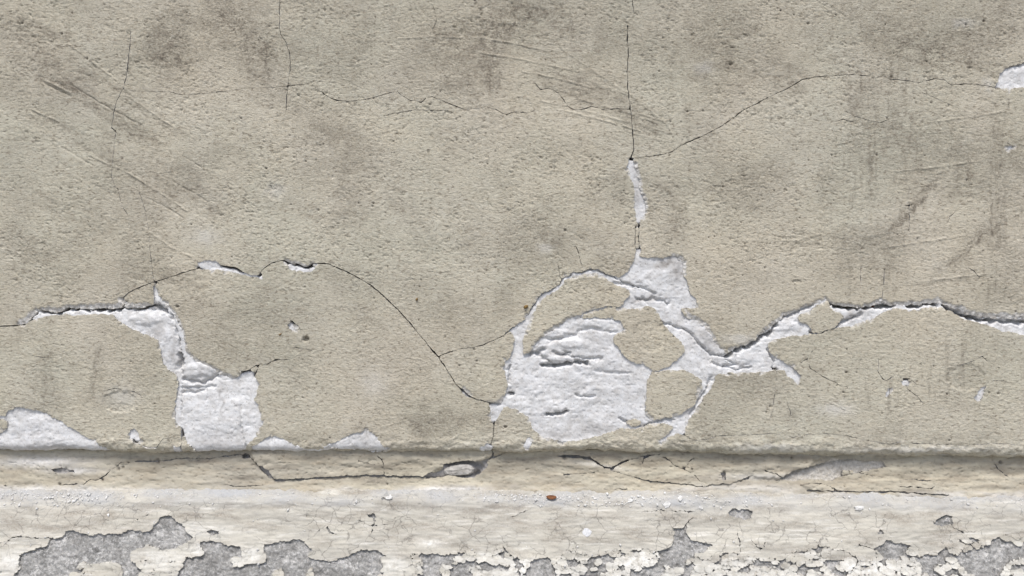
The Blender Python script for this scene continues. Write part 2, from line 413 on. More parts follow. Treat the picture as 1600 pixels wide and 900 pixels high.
ISLANDS = [
 [(816,552),(818,530),(822,515),(827,503),(832,492),(838,480),(845,470),(858,460),(872,453),(878,444),(886,437),(900,431),(915,428),(930,427),(940,431),(950,439),(965,446),
  (975,450),(983,454),(984,461),(978,468),(972,477),(966,479),(950,478),(930,483),(915,487),(900,494),(890,498),(880,505),(870,513),(860,520),(848,527),(840,533),(833,541),(828,550),(820,554)],
 [(893,501),(905,495),(918,489),(932,485),(951,480),(968,481),(985,483),(1000,482),(1012,478),(1022,482),(1030,490),(1033,500),(1038,507),(1048,520),(1060,530),(1068,540),(1071,548),(1060,560),(1045,572),
  (1030,578),(1020,579),(1013,574),(1008,569),(995,567),(985,564),(975,555),(967,545),(960,535),(958,528),(965,522),(975,517),(974,508),(972,502),(962,500),(950,497),(930,496),(910,497)],
 [(1020,581),(1040,579),(1068,578),(1080,583),(1090,588),(1096,597),(1097,608),(1092,618),(1088,625),(1082,635),(1070,643),(1060,649),(1045,652),(1030,654),(1020,655),(1010,651),(1009,635),(1010,610),(1012,592),(1018,583)],
 [(1247,494),(1265,486),(1285,472),(1293,471),(1297,477),(1301,487),(1315,490),(1322,491),(1312,504),(1296,514),(1281,520),(1267,519),(1267,513),(1260,505),(1250,503)],
 [(978,660),(990,655),(1003,658),(1000,664),(986,667)],
 [(1216,582),(1224,582),(1225,588),(1219,590)],
]
# cracks: half width in pixels, points
CRACKS = [
 (0.9, [(-60,514),(0,510),(20,509),(38,507)]),
 (0.75,[(192,466),(200,458),(215,450),(240,441),(265,433),(290,425),(310,419)]),
 (0.5, [(192,466),(196,471),(190,480)]),
 (0.7, [(310,419),(330,415),(345,415),(365,417),(378,424)]), (0.6, [(404,431),(408,424),(415,417),(425,411),(440,407),(450,410)]),
 (0.7, [(462,412),(478,418),(490,411),(505,412),(512,412)]),
 (0.85,[(512,412),(540,424),(560,434),(580,446),(600,463),(620,482),(640,504),(655,522),(670,541),(684,557)]),
 (0.6, [(684,557),(700,580),(712,600),(722,609),(735,620),(748,624),(765,629)]),
 (0.5, [(684,557),(700,551),(720,545),(745,542),(760,537),(775,530),(786,525)]),
 (0.55,[(205,50),(204,70),(200,100),(196,125),(192,138),(181,160),(177,175),(174,200),(180,205)]),
 (0.25,[(180,205),(178,225),(176,250),(175,262),(174,275),(179,291),(184,295),(189,315),(192,325),(199,335)]),
 (0.25,[(217,300),(224,320),(230,350),(234,385),(238,425),(240,440)]),
 (0.28, [(192,138),(206,142),(260,142),(285,148),(315,146),(340,143),(355,143),(380,138),(425,137),(450,134),(480,131)]),
 (0.45,[(437,-60),(437,0),(437,45),(440,55),(448,68),(453,85),(454,108),(450,130),(448,150),(447,172)]),
 (0.45,[(502,143),(515,153),(530,157),(545,158),(570,155),(590,150),(610,144),(620,142),(630,150),(640,156),(650,157),(658,160),(665,153),(675,151),(690,157),(710,165),(725,171),(745,170),(760,167),(775,172),(792,180),(798,176),(810,175),(825,177),(835,173)]),
 (0.45, [(600,180),(620,176),(650,171),(665,172),(700,173)]),
 (0.5,[(835,130),(845,140),(858,138),(872,145),(880,155),(888,167),(900,172),(915,170),(925,166),(940,171),(955,170),(985,171)]),
 (0.35,[(988,-60),(988,0),(991,25)]),
 (0.6, [(981,40),(980,60),(982,85),(980,110),(981,140),(985,170),(987,195),(990,225),(990,235),(985,247)]),
 (0.3, [(993,354),(992,386)]), (0.45,[(999,352),(998,370),(999,386)]),
 (0.5, [(985,247),(1000,246),(1025,243),(1048,238),(1065,226),(1100,212),(1130,195),(1165,170),(1180,163),(1200,152),(1235,136),(1255,123),(1280,119),(1310,117),(1340,116),(1370,121),(1380,119),(1390,124),(1415,126),(1435,129),(1460,123),(1475,125),(1485,132),(1520,131),(1550,136),(1556,137)]),
 (0.4, [(900,385),(904,395),(908,412)]), (0.3,[(873,415),(874,430)]),
 (0.4, [(1382,420),(1381,440),(1378,466)]),
 (0.5, [(772,663),(771,680),(767,694)]), (0.45,[(396,590),(405,570),(418,569),(428,563),(440,562),(450,562)]),
 (0.45,[(376,581),(390,578),(400,570)]),
 (0.3, [(283,673),(284,690),(284,710)]), (0.3,[(208,690),(225,697),(245,696),(255,686),(266,684)]),
 (0.35,[(1251,567),(1262,560),(1266,575),(1285,588),(1300,595),(1315,603),(1325,605)]), (0.25,[(1262,560),(1270,548)]),
 (0.3, [(1213,578),(1213,600),(1210,620),(1208,640),(1203,655)]), (0.35,[(1229,625),(1234,640),(1236,648)]),
 (0.35,[(1386,594),(1395,589),(1410,591),(1423,592)]), (0.3,[(1423,592),(1432,600),(1445,604),(1460,601)]), (0.3,[(1417,607),(1432,618),(1440,628)]),
 (0.3, [(1488,572),(1510,568),(1525,562),(1535,556),(1545,567)]), (0.3,[(1550,595),(1570,595),(1575,598)]),
 (0.35,[(1374,560),(1372,580),(1381,594)]),
 (0.3, [(1070,681),(1085,688),(1100,687),(1120,681),(1150,680),(1180,679),(1210,677),(1240,683),(1260,679),(1290,678),(1320,680),(1345,686),(1355,688)]),
 (0.25,[(1355,688),(1390,694),(1415,688),(1430,693),(1475,694),(1510,696),(1545,693),(1575,693),(1600,696)]),
 (0.3, [(425,485),(437,495)]), (0.35,[(444,493),(455,500),(465,508),(470,516)]), (0.3,[(460,543),(475,545),(488,548)]),
 (0.3, [(160,611),(170,609),(180,607),(195,608),(210,612),(220,618)]), (0.3,[(48,555),(65,558),(85,559)]),
 (0.35,[(1513,418),(1522,424),(1530,433)]), (0.3,[(1481,347),(1485,338),(1494,331)]), (0.3,[(1415,322),(1423,320)]),
 (0.25,[(676,8),(680,20),(682,30),(679,40),(675,47)]), (0.3,[(610,118),(625,112)]),
 (0.3, [(675,424),(690,426),(705,424)]), (0.25,[(575,236),(600,236),(617,238)]),
 (0.3, [(1322,174),(1335,181),(1350,186),(1362,190),(1375,192),(1388,187)]), (0.3,[(1305,190),(1318,186),(1330,190),(1342,188)]),
 (0.25,[(1440,145),(1460,152),(1475,160),(1490,165)]),
 (0.25,[(1345,420),(1345,448)]), (0.25,[(1421,292),(1421,360)]),
]
# broken, bevelled edges where the thickness of the coat shows (polygon, drop, width)
BEVELS = [
 ([(26,508),(29,497),(42,490),(56,482),(70,480),(95,481),(105,477),(135,476),(155,473),(178,469),(193,463),(197,472),(188,483),(150,487),(100,491),(66,487),(50,500),(38,510)], 7, 9),
 ([(196,472),(215,472),(238,475),(244,472),(250,478),(240,483),(215,484),(190,484)], 6, 8),
 ([(243,440),(248,455),(252,466),(262,472),(272,485),(282,500),(290,525),(294,545),(300,558),(296,562),(286,548),(281,520),(270,500),(258,482),(246,470),(240,450)], 6, 7),
 ([(298,556),(320,566),(340,575),(356,585),(370,587),(377,578),(384,586),(366,598),(345,594),(318,576)], 5, 9),
 ([(826,552),(830,540),(845,525),(868,508),(890,494),(912,492),(898,508),(878,520),(856,530),(842,545),(838,555)], 7, 12),
 ([(1070,484),(1090,494),(1106,508),(1118,528),(1134,548),(1140,558),(1120,545),(1100,520),(1080,506)], 6, 9),
 ([(1180,530),(1195,512),(1210,500),(1226,489),(1245,483),(1270,473),(1292,464),(1296,472),(1270,480),(1240,494),(1215,508),(1195,524),(1160,544),(1142,555),(1134,560),(1138,545)], 5, 8),
 ([(1292,466),(1310,474),(1345,477),(1365,472),(1378,466),(1392,472),(1440,470),(1464,464),(1482,474),(1505,477),(1516,486),(1550,490),(1566,487),(1640,493),(1640,505),(1550,502),(1510,495),(1470,482),(1420,482),(1345,484),(1300,482)], 6, 9),
 ([(1050,395),(1064,399),(1072,410),(1074,430),(1066,430),(1062,412),(1048,404)], 4, 6),
 ([(985,245),(996,255),(1003,285),(1012,310),(1013,330),(1005,345),(998,340),(1002,318),(994,285),(986,262)], 3, 5),
 ([(760,626),(775,627),(790,616),(796,620),(785,636),(768,636)], 6, 6),
 ([(575,670),(586,676),(594,690),(590,706),(578,704),(584,688)], 5, 8),
 ([(445,405),(465,408),(480,414),(492,408),(496,414),(480,422),(455,414)], 4, 5),
]
# crevices in the undercoat (depth, width, points)
CREV = [
 (27, 3.2, [(34,508),(48,496),(58,485),(68,484),(82,487),(95,487),(103,481),(120,481),(150,483),(175,482),(195,480)]),
 (17, 4.5, [(215,481),(235,478),(248,480),(258,486)]), (6,4.0,[(195,481),(215,481)]),
 (9, 4.0, [(279,553),(282,560),(281,568),(279,574)]), (5,1.5,[(265,490),(275,515),(280,540),(283,562)]), (3,1.3,[(283,560),(283,590),(284,620),(283,650)]),
 (7, 3.5, [(285,592),(300,596),(315,599),(328,592),(338,586)]), (4,2.5,[(285,613),(300,614),(320,610)]), (3,2,[(285,606),(310,606),(335,604)]),
 (3, 1.5, [(375,635),(376,660),(380,690),(384,704)]),
 (16, 3.6, [(849,571),(868,572),(885,568),(905,565),(918,568)]), (13,3,[(855,647),(870,648),(886,644)]), (7,3.5,[(868,552),(878,554),(890,551)]),
 (6, 3.5, [(838,552),(850,560),(862,566),(870,572)]), (5,2.5,[(880,555),(895,558),(912,560),(940,560)]), (4,2.2,[(900,617),(918,621),(930,620)]),
 (4.5, 4, [(858,532),(875,530),(890,524),(902,522)]), (3,3,[(905,518),(925,512),(945,518),(965,520)]),
 (9, 4, [(826,553),(835,551),(848,546)]), (2,3,[(930,580),(960,582),(985,584)]),
 (5, 3.5, [(997,467),(1010,470),(1020,466),(1035,470),(1045,474)]), (4,2.5,[(960,440),(985,446),(1005,450),(1022,458)]),
 (6, 2.2, [(1036,503),(1048,507),(1060,513),(1072,515),(1083,525),(1092,537),(1104,548),(1115,554),(1134,557)]),
 (6, 2.0, [(797,570),(796,585),(794,600)]), (16,3.5,[(795,614),(803,616)]), (5,2.5,[(765,629),(780,632)]),
 (5, 1.1, [(790,521),(812,500),(828,486),(843,462),(868,449),(880,434),(903,425),(930,420),(948,428),(966,437),(985,444),(998,449)]),
 (22, 3.4, [(1137,556),(1155,545),(1175,538),(1190,526),(1205,518),(1213,507)]), (8,3,[(1222,497),(1245,488),(1270,477)]), (4,2,[(1113,556),(1112,566),(1125,572),(1150,577),(1175,574)]),
 (4, 2.2, [(1134,562),(1150,570),(1130,573)]), (5,2,[(1200,545),(1208,560),(1210,580)]),
 (24, 3.4, [(1300,476),(1325,480),(1350,480),(1375,479),(1395,477)]), (22,3.0,[(1418,479),(1440,476),(1465,474)]), (26,3.6,[(1478,478),(1490,486),(1510,494),(1530,498),(1547,500)]), (18,4.0,[(1550,501),(1600,503),(1640,505)]),
 (8, 3, [(1268,520),(1284,519),(1300,511),(1316,504),(1332,499),(1346,492)]), (6,2.5,[(968,655),(985,662),(1005,668),(1030,657),(1055,655)]),
 (5, 2, [(1112,590),(1104,608),(1092,626),(1078,648)]),
 (5, 3, [(1556,114),(1575,104),(1600,98)]), (6,3,[(345,414),(366,418)]), (6,2.5,[(450,410),(465,413),(480,419),(492,412)]),
]
# raised lumps in the undercoat (height, u, v, ru, rv)
LUMPS = [(6,308,578,24,11),(4,880,560,28,5),(4,895,537,26,8),(3,930,505,30,7),(4,865,520,25,6),(3,845,635,40,14),(3,870,600,60,25),(3,1100,525,14,16),(3,1150,560,30,10),
         (3,1035,440,28,22),(3,1010,485,25,5),(3,345,650,45,30),(4,225,498,22,10),(3,262,540,10,22),(3,60,670,50,18),(4,1440,487,30,4),(3,1225,510,20,8),(3,1110,580,22,12),(3,300,600,14,5)]
# grime in the white (amount, u, v, ru, rv, degrees)
GRIME_W = [(0.8,1042,411,20,8,-15),(0.6,1060,425,10,14,0),(0.4,880,680,40,9,0),(0.5,930,672,40,10,0),(0.5,345,625,3,30,0),(0.5,275,558,8,14,0),(0.45,245,520,18,8,30),(0.3,310,590,22,10,0),
           (0.4,570,688,18,10,0),(0.35,60,700,70,8,0),(0.3,1000,380,8,10,0),(0.35,996,300,8,40,0),(0.4,1105,530,16,28,-35),(0.35,925,530,20,10,0),(0.5,872,552,16,5,0),(0.4,345,690,45,10,0),
           (0.6,1005,470,20,5,0),(0.45,1330,492,26,8,-20),(0.5,1475,490,14,8,0)]
# soft soiling on the coat (amount, u, v, ru, rv, degrees)
GRIME = [(0.42,262,88,46,34,20),(0.40,360,35,40,70,-35),(0.42,405,90,34,70,-30),(0.28,75,95,60,22,30),(0.30,110,130,70,20,28),(0.25,60,170,40,20,25),(0.34,430,500,70,52,0),(0.28,330,530,40,60,0),
         (0.36,705,488,52,34,20),(0.28,650,445,34,28,0),(0.25,738,372,26,30,-50),(0.25,556,290,26,60,15),(0.5,1046,303,11,9,0),(0.42,1045,352,20,26,0),(0.34,1065,375,14,16,0),
         (0.34,1430,235,110,70,0),(0.30,1350,205,28,60,0),(0.28,1300,290,30,40,0),(0.24,1570,250,50,110,0),(0.30,1405,345,14,60,42),(0.26,1500,400,14,70,45),(0.35,745,110,50,50,0),(0.30,685,95,70,60,0),
         (0.22,905,110,70,40,25),(0.26,1000,190,50,20,25),(0.28,70,590,22,60,0),(0.30,150,575,9,40,12),(0.22,300,290,60,40,35),(0.22,220,220,60,30,35),(0.26,1090,80,120,40,0),(0.22,1420,45,120,40,0),
         (0.30,790,40,70,50,0),(0.22,1330,430,60,40,0),(0.25,1210,520,60,20,0),(0.30,1270,620,12,20,0),(0.45,1512,590,22,14,0),(0.25,620,590,60,50,0),(0.22,470,690,80,14,0),(0.30,520,420,40,12,0),
         (0.24,140,330,60,40,0),(0.22,90,420,90,40,0),(0.3,700,660,120,14,0),(0.3,1200,690,200,9,0),(0.25,1480,690,150,9,0),(0.35,640,668,20,9,0),(0.25,950,60,60,40,0),(0.25,1160,560,60,40,0),(0.3,510,210,50,24,0),
         (0.22,860,360,60,30,0),(0.2,1180,300,60,60,0),(0.22,30,310,40,60,0),(0.35,1235,640,6,14,0),(0.28,780,480,30,40,60),(0.2,320,640,80,30,0)]
PALE = [(0.35,852,388,10,6,0),(0.5,1305,640,24,8,0),(0.4,1160,530,28,6,0),(0.35,1505,35,16,6,0),(0.3,1100,105,12,8,0),(0.3,430,297,14,12,0),(0.25,585,600,20,20,0),(0.4,1200,700,50,5,0),(0.4,1450,702,90,4,0),
        (0.35,320,370,20,12,0),(0.3,190,620,26,14,0),(0.3,1545,130,8,10,0)]
# trowel marks: raised or cut hair lines (height, width, points)
MARKS = [(0.9,0.9,[(622,60),(680,58),(750,60),(800,67),(860,80)]),(0.9,0.9,[(750,83),(800,90),(860,102),(905,112)]),(0.8,0.9,[(815,112),(870,122),(925,138)]),(0.7,0.9,[(808,150),(870,163),(940,180),(1000,197)]),
         (0.8,0.9,[(878,172),(940,188),(1000,205)]),(0.6,0.9,[(905,155),(960,170),(1020,190)]),(0.6,0.9,[(930,130),(985,150)]),(0.5,0.8,[(1000,178),(1045,192)]),(0.5,0.8,[(985,190),(1045,208)]),(0.5,0.8,[(985,208),(1045,222)]),
         (-0.8,1.0,[(66,127),(80,136),(112,151)]),(0.7,0.9,[(72,126),(110,145)]),(-0.8,1.0,[(112,133),(150,157),(180,174),(222,196)]),(0.6,0.9,[(110,70),(140,93),(180,124)]),(0.6,0.9,[(200,150),(240,178),(275,201)]),
         (0.6,0.9,[(52,172),(92,190)]),(-0.6,1.0,[(100,232),(130,250),(148,260)]),(0.7,0.9,[(140,243),(200,270),(245,298),(290,328)]),(-0.6,1.0,[(230,310),(262,325),(285,340)]),(-0.6,1.0,[(272,285),(300,300),(325,316)]),
         (-0.5,1.0,[(285,243),(315,262)]),(0.5,0.8,[(230,360),(270,388),(300,402)]),(0.5,0.8,[(270,250),(255,300)]),(0.5,0.9,[(1445,192),(1510,184),(1572,174)]),(0.5,0.9,[(1400,268),(1470,260),(1535,251)]),
         (0.5,0.9,[(1238,378),(1280,366)]),(0.5,0.9,[(1390,386),(1450,377),(1510,368)]),(0.5,0.9,[(1460,437),(1540,428)]),(-0.5,0.9,[(1362,165),(1361,350)]),(-0.5,0.9,[(1556,225),(1558,330)]),(-0.4,0.9,[(1286,260),(1287,330)]),
         (0.4,0.9,[(1260,614),(1290,625),(1320,640)]),(-0.5,1,[(940,140),(945,230)]),(0.5,.9,[(1240,430),(1260,436)]),(-0.4,0.9,[(775,90),(782,140)]),(-0.4,0.9,[(760,95),(763,138)]),(-0.4,0.9,[(740,85),(742,135)])]
# dark pits and fly specks (u, v, radius)
PITS = [(1142,100,2.6),(97,53,1.8),(34,36,1.5),(64,44,1.4),(137,92,1.6),(113,20,1.2),(257,27,1.2),(377,185,1.4),(454,110,1.5),(378,15,1.0),(583,317,1.6),(478,530,4.5),(424,511,1.4),(277,479,2.4),(883,360,2.0),(861,352,1.2),
        (1030,111,1.3),(1048,190,1.4),(1074,174,1.4),(1098,173,1.4),(1130,291,1.2),(1108,371,1.2),(225,227,1.0),(89,268,1.0),(417,374,1.2),(582,322,1.5),(1264,250,1.0),(1303,313,1.2),(1511,281,1.2),(1420,360,1.5),(1345,449,1.2),
        (1535,444,1.4),(1323,582,1.8),(1204,635,1.8),(1284,611,1.0),(1308,603,1.0),(1318,613,1.4),(1480,616,1.4),(1546,613,1.2),(1560,615,1.6),(741,546,1.4),(745,564,1.4),(718,571,1.4),(652,520,1.2),(696,526,1.4),(721,420,1.0),
        (760,422,1.2),(228,440,1.2),(164,465,1.0),(473,621,1.0),(1101,633,1.2),(790,667,2.2),(1220,16,1.4),(1538,32,2.0),(1510,38,1.8),(1263,36,1.8),(1455,160,1.4),(1482,166,1.4),(1267,180,1.2),(1315,163,1.2),(1278,300,1.4),(1250,340,1.2),
        (1370,242,1.2),(1445,243,1.2),(1484,688,1.6),(1160,430,1.2),(800,5,1.4),(505,225,1.2),(478,252,1.6),(494,250,1.3),(416,263,1.8),(560,317,1.2),(497,328,1.4),(845,292,1.0),(938,266,1.0),(975,298,1.4),(1210,298,1.2),(1155,303,1.0),(1300,242,1.2)]

def edge_v(u):
    return np.interp(u, [-3000, 0, 400, 800, 1100, 1350, 1600, 4500], [-2, -2, 0.5, 0, 2, 5, 8.5, 16])

def grow(a, b, step, far_a, far_b, rate=1.18):
    core = list(np.arange(a, b + step * 0.5, step))
    lo = []; x = a; s = step
    while x > far_a: s *= rate; x -= s; lo.append(x)
    hi = []; x = core[-1]; s = step
    while x < far_b: s *= rate; x += s; hi.append(x)
    return np.array(lo[::-1] + core + hi)

STEP = 1.3
UCOL = grow(-70, 1670, STEP, -2600, 4200)

def gblobs(lst, U, V, sh):
    out = np.zeros(U.shape, np.float32)
    for a, u, v, ru, rv, ang in lst:
        R = max(ru, rv) * 2.4
        w = sh.win(u - R, u + R, v - R, v + R)
        if w is None: continue
        c, s = math.cos(math.radians(ang)), math.sin(math.radians(ang))
        x = U[w] - u; y = V[w] - v
        p = (c * x + s * y) / ru; q = (-s * x + c * y) / rv
        out[w] = np.maximum(out[w], a * np.exp(-(p * p + q * q) * 0.9)) + 0.35 * np.minimum(out[w], a * np.exp(-(p * p + q * q) * 0.9))
    return out

# ------------------------------------------------------------------ pavement in front, below the frame
def ground():
    xs = np.linspace(-12, 12, 41); ys = np.linspace(-0.1, -14, 31)
    X, Y = np.meshgrid(xs, ys)
    co = np.stack((X, Y, np.zeros_like(X)), -1).reshape(-1, 3); W = len(xs)
    r, c = np.mgrid[0:len(ys) - 1, 0:W - 1]; r = r.ravel(); c = c.ravel()
    q = np.stack((r * W + c, (r + 1) * W + c, (r + 1) * W + c + 1, r * W + c + 1), 1)
    o = mesh_obj('pavement', co, q, {}, mat_plain('pavement_concrete', (0.22, 0.215, 0.205), (0.30, 0.295, 0.28), 12))
    o['kind'] = 'structure'
ground()

# ------------------------------------------------------------------ the wall
def empty(name, loc):
    o = bpy.data.objects.new(name, None); COL.objects.link(o); o.location = loc; o.empty_display_size = 0.1; return o
def tag(o, label, cat, group=None):
    o['label'] = label; o['category'] = cat
    if group: o['group'] = group
    return o

wall = tag(empty('plaster_wall', (0, 0, 0)), 'cracked beige rendered wall with white undercoat showing where the render fell off', 'wall')
wall['kind'] = 'thing'

def wall_sheet():
    rows_up = grow(-55, 694, STEP, -1100, 694.1)[:-1] if False else None
    core = list(np.arange(-55, 694.5, STEP)); lo = []; x = -55; s = STEP
    while x > -900: s *= 1.18; x -= s; lo.append(x)
    v_flat = np.array(lo[::-1] + core)
    r = 12.0; vb = v_flat[-1]
    arc = np.linspace(0, math.pi / 2, 12)[1:]
    d = np.concatenate((np.zeros(len(v_flat)), r * (np.cos(arc) - 1), np.linspace(-r, -48, 9)[1:]))
    z = np.concatenate((450 - v_flat, 450 - vb - r * np.sin(arc), np.full(8, 450 - vb - r)))
    nd = np.concatenate((np.ones(len(v_flat)), np.cos(arc), np.zeros(8)))
    nz = np.concatenate((np.zeros(len(v_flat)), -np.sin(arc), -np.ones(8)))
    vp = np.concatenate((v_flat, vb + r * arc, vb + r * math.pi / 2 + (-np.linspace(-r, -48, 9)[1:] - r)))
    X = np.broadcast_to(UCOL - 800, (len(d), len(UCOL)))
    sh_v = edge_v(X + 800) * sstep(480, 700, vp)[:, None]
    wav = (3.6 * perlin(X / 75, X * 0 + 3.3, 501) + 1.5 * perlin(X / 21, X * 0 + 7.7, 502) + 0.5 * np.tanh(3 * perlin(X / 9, X * 0 + 1.7, 503))) * sstep(684, 700, vp)[:, None]
    U = X + 800; V = vp[:, None] + sh_v
    one = np.ones_like(X)
    sh = Sheet(X, d[:, None] * one, z[:, None] - sh_v - wav, nd[:, None] * one, nz[:, None] * one, U, V)
    sh.flat = np.zeros(sh.shape, np.float32); sh.flat[:len(v_flat)] = 1
    return sh

W_ = wall_sheet()
U, V = W_.U, W_.V
print('wall grid', U.shape)

# ragged outlines: the traced lines are read through a slightly warped grid
wu = U + 2.0 * perlin(U / 11, V / 11, 3) + 1.5 * perlin(U / 4.2, V / 4.2, 4)
wv = V + 2.0 * perlin(U / 11, V / 11, 5) + 1.5 * perlin(U / 4.2, V / 4.2, 6)
R = 34.0
F = np.full(W_.shape, R, np.float32)
for p in HOLES: F = np.minimum(F, poly_sd(W_, p, R, wu, wv))
for p in ISLANDS: F = np.maximum(F, np.minimum(-poly_sd(W_, p, R, wu, wv), 12))
Fh = F.copy()
cu = U + 0.8 * perlin(U / 10, V / 10, 13) + 0.3 * perlin(U / 3, V / 3, 14)
cv = V + 0.8 * perlin(U / 10, V / 10, 15) + 0.3 * perlin(U / 3, V / 3, 16)
wid = np.clip(0.95 + 0.8 * perlin(U / 17, V / 17, 17), 0.5, 1.7) + 0.9 * sstep(0.42, 0.62, perlin(U / 5, V / 5, 18))
for hw, p in CRACKS: F = np.minimum(F, line_dist(W_, p, R, cu, cv) - np.maximum(hw * wid, 0.12))

inside = F > 0.85
cells = inside[:-1, :-1] & inside[1:, :-1] & inside[:-1, 1:] & inside[1:, 1:]
lab, nlab = components(cells)
sizes = np.bincount(lab[lab >= 0], minlength=nlab)
# plates sit a little proud of or behind each other
def lab_at(u, v):
    r = int(np.argmin(np.abs(V[:, V.shape[1] // 2] - v))); c = int(np.argmin(np.abs(UCOL - u)))
    return lab[min(r, lab.shape[0] - 1), min(c, lab.shape[1] - 1)]
OFF = np.zeros(nlab + 1, np.float32)
for u, v, o in [(600, 220, 2.6), (100, 590, 0.0), (500, 560, 0.8), (735, 585, 1.3), (900, 455, 1.2), (1015, 530, 0.4), (1050, 620, 0.8), (1350, 620, -0.2), (1280, 495, 0.4), (215, 465, 1.6), (800, 670, 0.2)]:
    k = lab_at(u, v)
    if k >= 0: OFF[k] = o
    print('plate', u, v, k, sizes[k] if k >= 0 else None)
voff = np.full(W_.shape, -99, np.float32)
lo = np.where(lab >= 0, OFF[lab], -99).astype(np.float32)
for a in (0, 1):
    for b in (0, 1):
        voff[a:W_.shape[0] - 1 + a, b:W_.shape[1] - 1 + b] = np.maximum(voff[a:W_.shape[0] - 1 + a, b:W_.shape[1] - 1 + b], lo)
voff[voff < -50] = 0

# relief of the coat
ww = perlin(U / 40, V / 40, 21) * 7; wz = perlin(U / 40, V / 40, 22) * 5
fu = perlin(U / 11, V / 11, 23) * 3; fv = perlin(U / 11, V / 11, 24) * 2.4
rot = 0.28
def stip(su, sv, a, seed):
    c, s = math.cos(a), math.sin(a)
    x = (c * U + s * V + ww + fu) / su; y = (-s * U + c * V + wz + fv) / sv
    return perlin(x, y, seed) + 0.55 * perlin(x * 2.1, y * 2.0, seed + 1)
blend = sstep(-0.25, 0.25, perlin(U / 130, V / 90, 31))
n1 = stip(10, 4.6, -0.30, 41) * (1 - blend) + stip(9, 4.6, 0.12, 43) * blend
n3 = stip(5.8, 3.1, -0.1, 47)
brk = sstep(-0.05, 0.35, perlin(U / 13, V / 9, 49))
tear = np.exp(-(n1 / 0.13) ** 2) * brk * sstep(0.1, 0.5, perlin(U / 9, V / 5, 50) + 0.3)
n5 = stip(6.2, 3.2, 0.15, 147)
coarse = 0.22 * np.tanh(2.4 * n1) + 0.26 * np.tanh(2.2 * n3) - 1.3 * tear - 1.5 * sstep(0.22, 0.55, n5) * (0.35 + 0.65 * brk) - 0.9 * sstep(0.30, 0.6, n3)
n2 = stip(9.5, 3.6, 0.10, 51); n4 = stip(6, 2.9, 0.0, 53)
fine = 0.42 * np.tanh(2.0 * n2) + 0.36 * np.tanh(2.0 * n4) - 0.7 * sstep(0.25, 0.6, n4) - 0.9 * np.exp(-(n2 / 0.12) ** 2) * brk
upper = 1 - sstep(410, 520, V + 60 * perlin(U / 200, V / 100, 55))
smooth_patch = np.zeros(W_.shape, np.float32)
for p in ([(620,60),(760,62),(870,72),(985,148),(1050,205),(1045,235),(930,232),(820,225),(700,160),(630,140)], [(1350,200),(1450,170),(1640,180),(1640,470),(1430,455),(1340,400),(1330,300)], [(70,120),(200,130),(340,280),(300,400),(180,260)]):
    smooth_patch = np.maximum(smooth_patch, sstep(14, -30, poly_sd(W_, p, 40, U + 14 * perlin(U / 30, V / 30, 61), V + 14 * perlin(U / 30, V / 30, 62))))
amp = np.clip(0.68 + 0.62 * perlin(U / 110, V / 70, 57) + 0.45 * perlin(U / 38, V / 30, 157), 0.14, 1.5) * (1 - 0.55 * smooth_patch)
h = coarse * amp * upper * 0.88 + fine * np.clip(0.62 + 0.42 * perlin(U / 60, V / 50, 58), 0.15, 1.2) * (1 - 0.75 * upper)
h += 0.35 * fine * smooth_patch * upper
h += 2.6 * perlin(U / 170, V / 130, 63) + 0.8 * perlin(U / 60, V / 46, 64)
for a, w_, p in MARKS:
    dd = line_dist(W_, p, 8, cu, cv); h += (2.1 if p[0][0] < 400 or p[0][0] > 1200 else 1.25) * a * np.exp(-(dd / (w_ * 1.1)) ** 2) * (0.55 + 0.9 * np.clip(perlin(U / 18, V / 18, 66) + 0.4, 0, 1))
# the trowelled fan has one stepped edge
dd = line_dist(W_, [(868,68),(900,92),(930,112),(965,137),(985,148),(1005,165),(1030,185),(1045,198),(1050,210),(1048,228)], 10, cu, cv); h += 0.7 * np.exp(-(dd / 1.1) ** 2)
# shallow blisters
for u, v, ru, rv, a in [(187,628,26,17,-1.6),(430,300,13,12,-1.0),(1510,590,30,20,-1.3),(1015,525,26,24,-1.0),(1245,440,8,3,-1.2),(1075,690,60,10,0)]:
    q = np.hypot((U - u) / ru, (V - v) / rv) + 0.14 * perlin(U / 7, V / 7, 71); h += a * sstep(1.06, 0.94, q) + (0.55 * coarse * sstep(1.0, 0.8, q) if a else 0)
# lumpy bead along the lower edge
low = sstep(676, 694, V - edge_v(U) + 4 * perlin(U / 60, V / 30, 72))
h += low * (2.2 * perlin(U / 26, V / 11, 73) + 1.0 * perlin(U / 10, V / 6, 74) + 0.4 * np.tanh(3 * perlin(U / 6, V / 4, 174)) + 1.5 * sstep(900, 1150, U))
pit_d = np.zeros(W_.shape, np.float32)
pr = np.random.default_rng(3)
pits = list(PITS) + [(pr.uniform(-50, 1650), pr.uniform(-40, 690), pr.uniform(0.5, 1.15)) for _ in range(520)]
for u, v, r in pits:
    w = W_.win(u - 9, u + 9, v - 9, v + 9)
    if w is None: continue
    q = np.hypot(U[w] - u, (V[w] - v) * 1.15) / r + 0.3 * perlin(U[w] / 2.5, V[w] / 2.5, 75)
    k = sstep(1.5, 0.6, q); h[w] -= k * (1.0 + 0.9 * r); pit_d[w] = np.maximum(pit_d[w], k)
core = np.zeros(W_.shape, np.float32)
for p, drop, bw in BEVELS:
    m = sstep(1.5, -1.5, poly_sd(W_, p, 12, wu, wv))
    t = np.clip(1 - np.maximum(F, 0) / bw, 0, 1)
    h -= m * drop * 0.62 * t * (0.8 + 0.5 * perlin(U / 6, V / 5, 77)); core = np.maximum(core, m * sstep(0.02, 0.18, t))
    h += m * core * 0.5 * perlin(U / 3.5, V / 3, 78)
lw = np.clip(7.5 * perlin(U / 24, V / 20, 601) - 0.6 + 3.2 * perlin(U / 7, V / 6, 602) + 1.5 * perlin(U / 3.2, V / 3, 603), 0, 9)
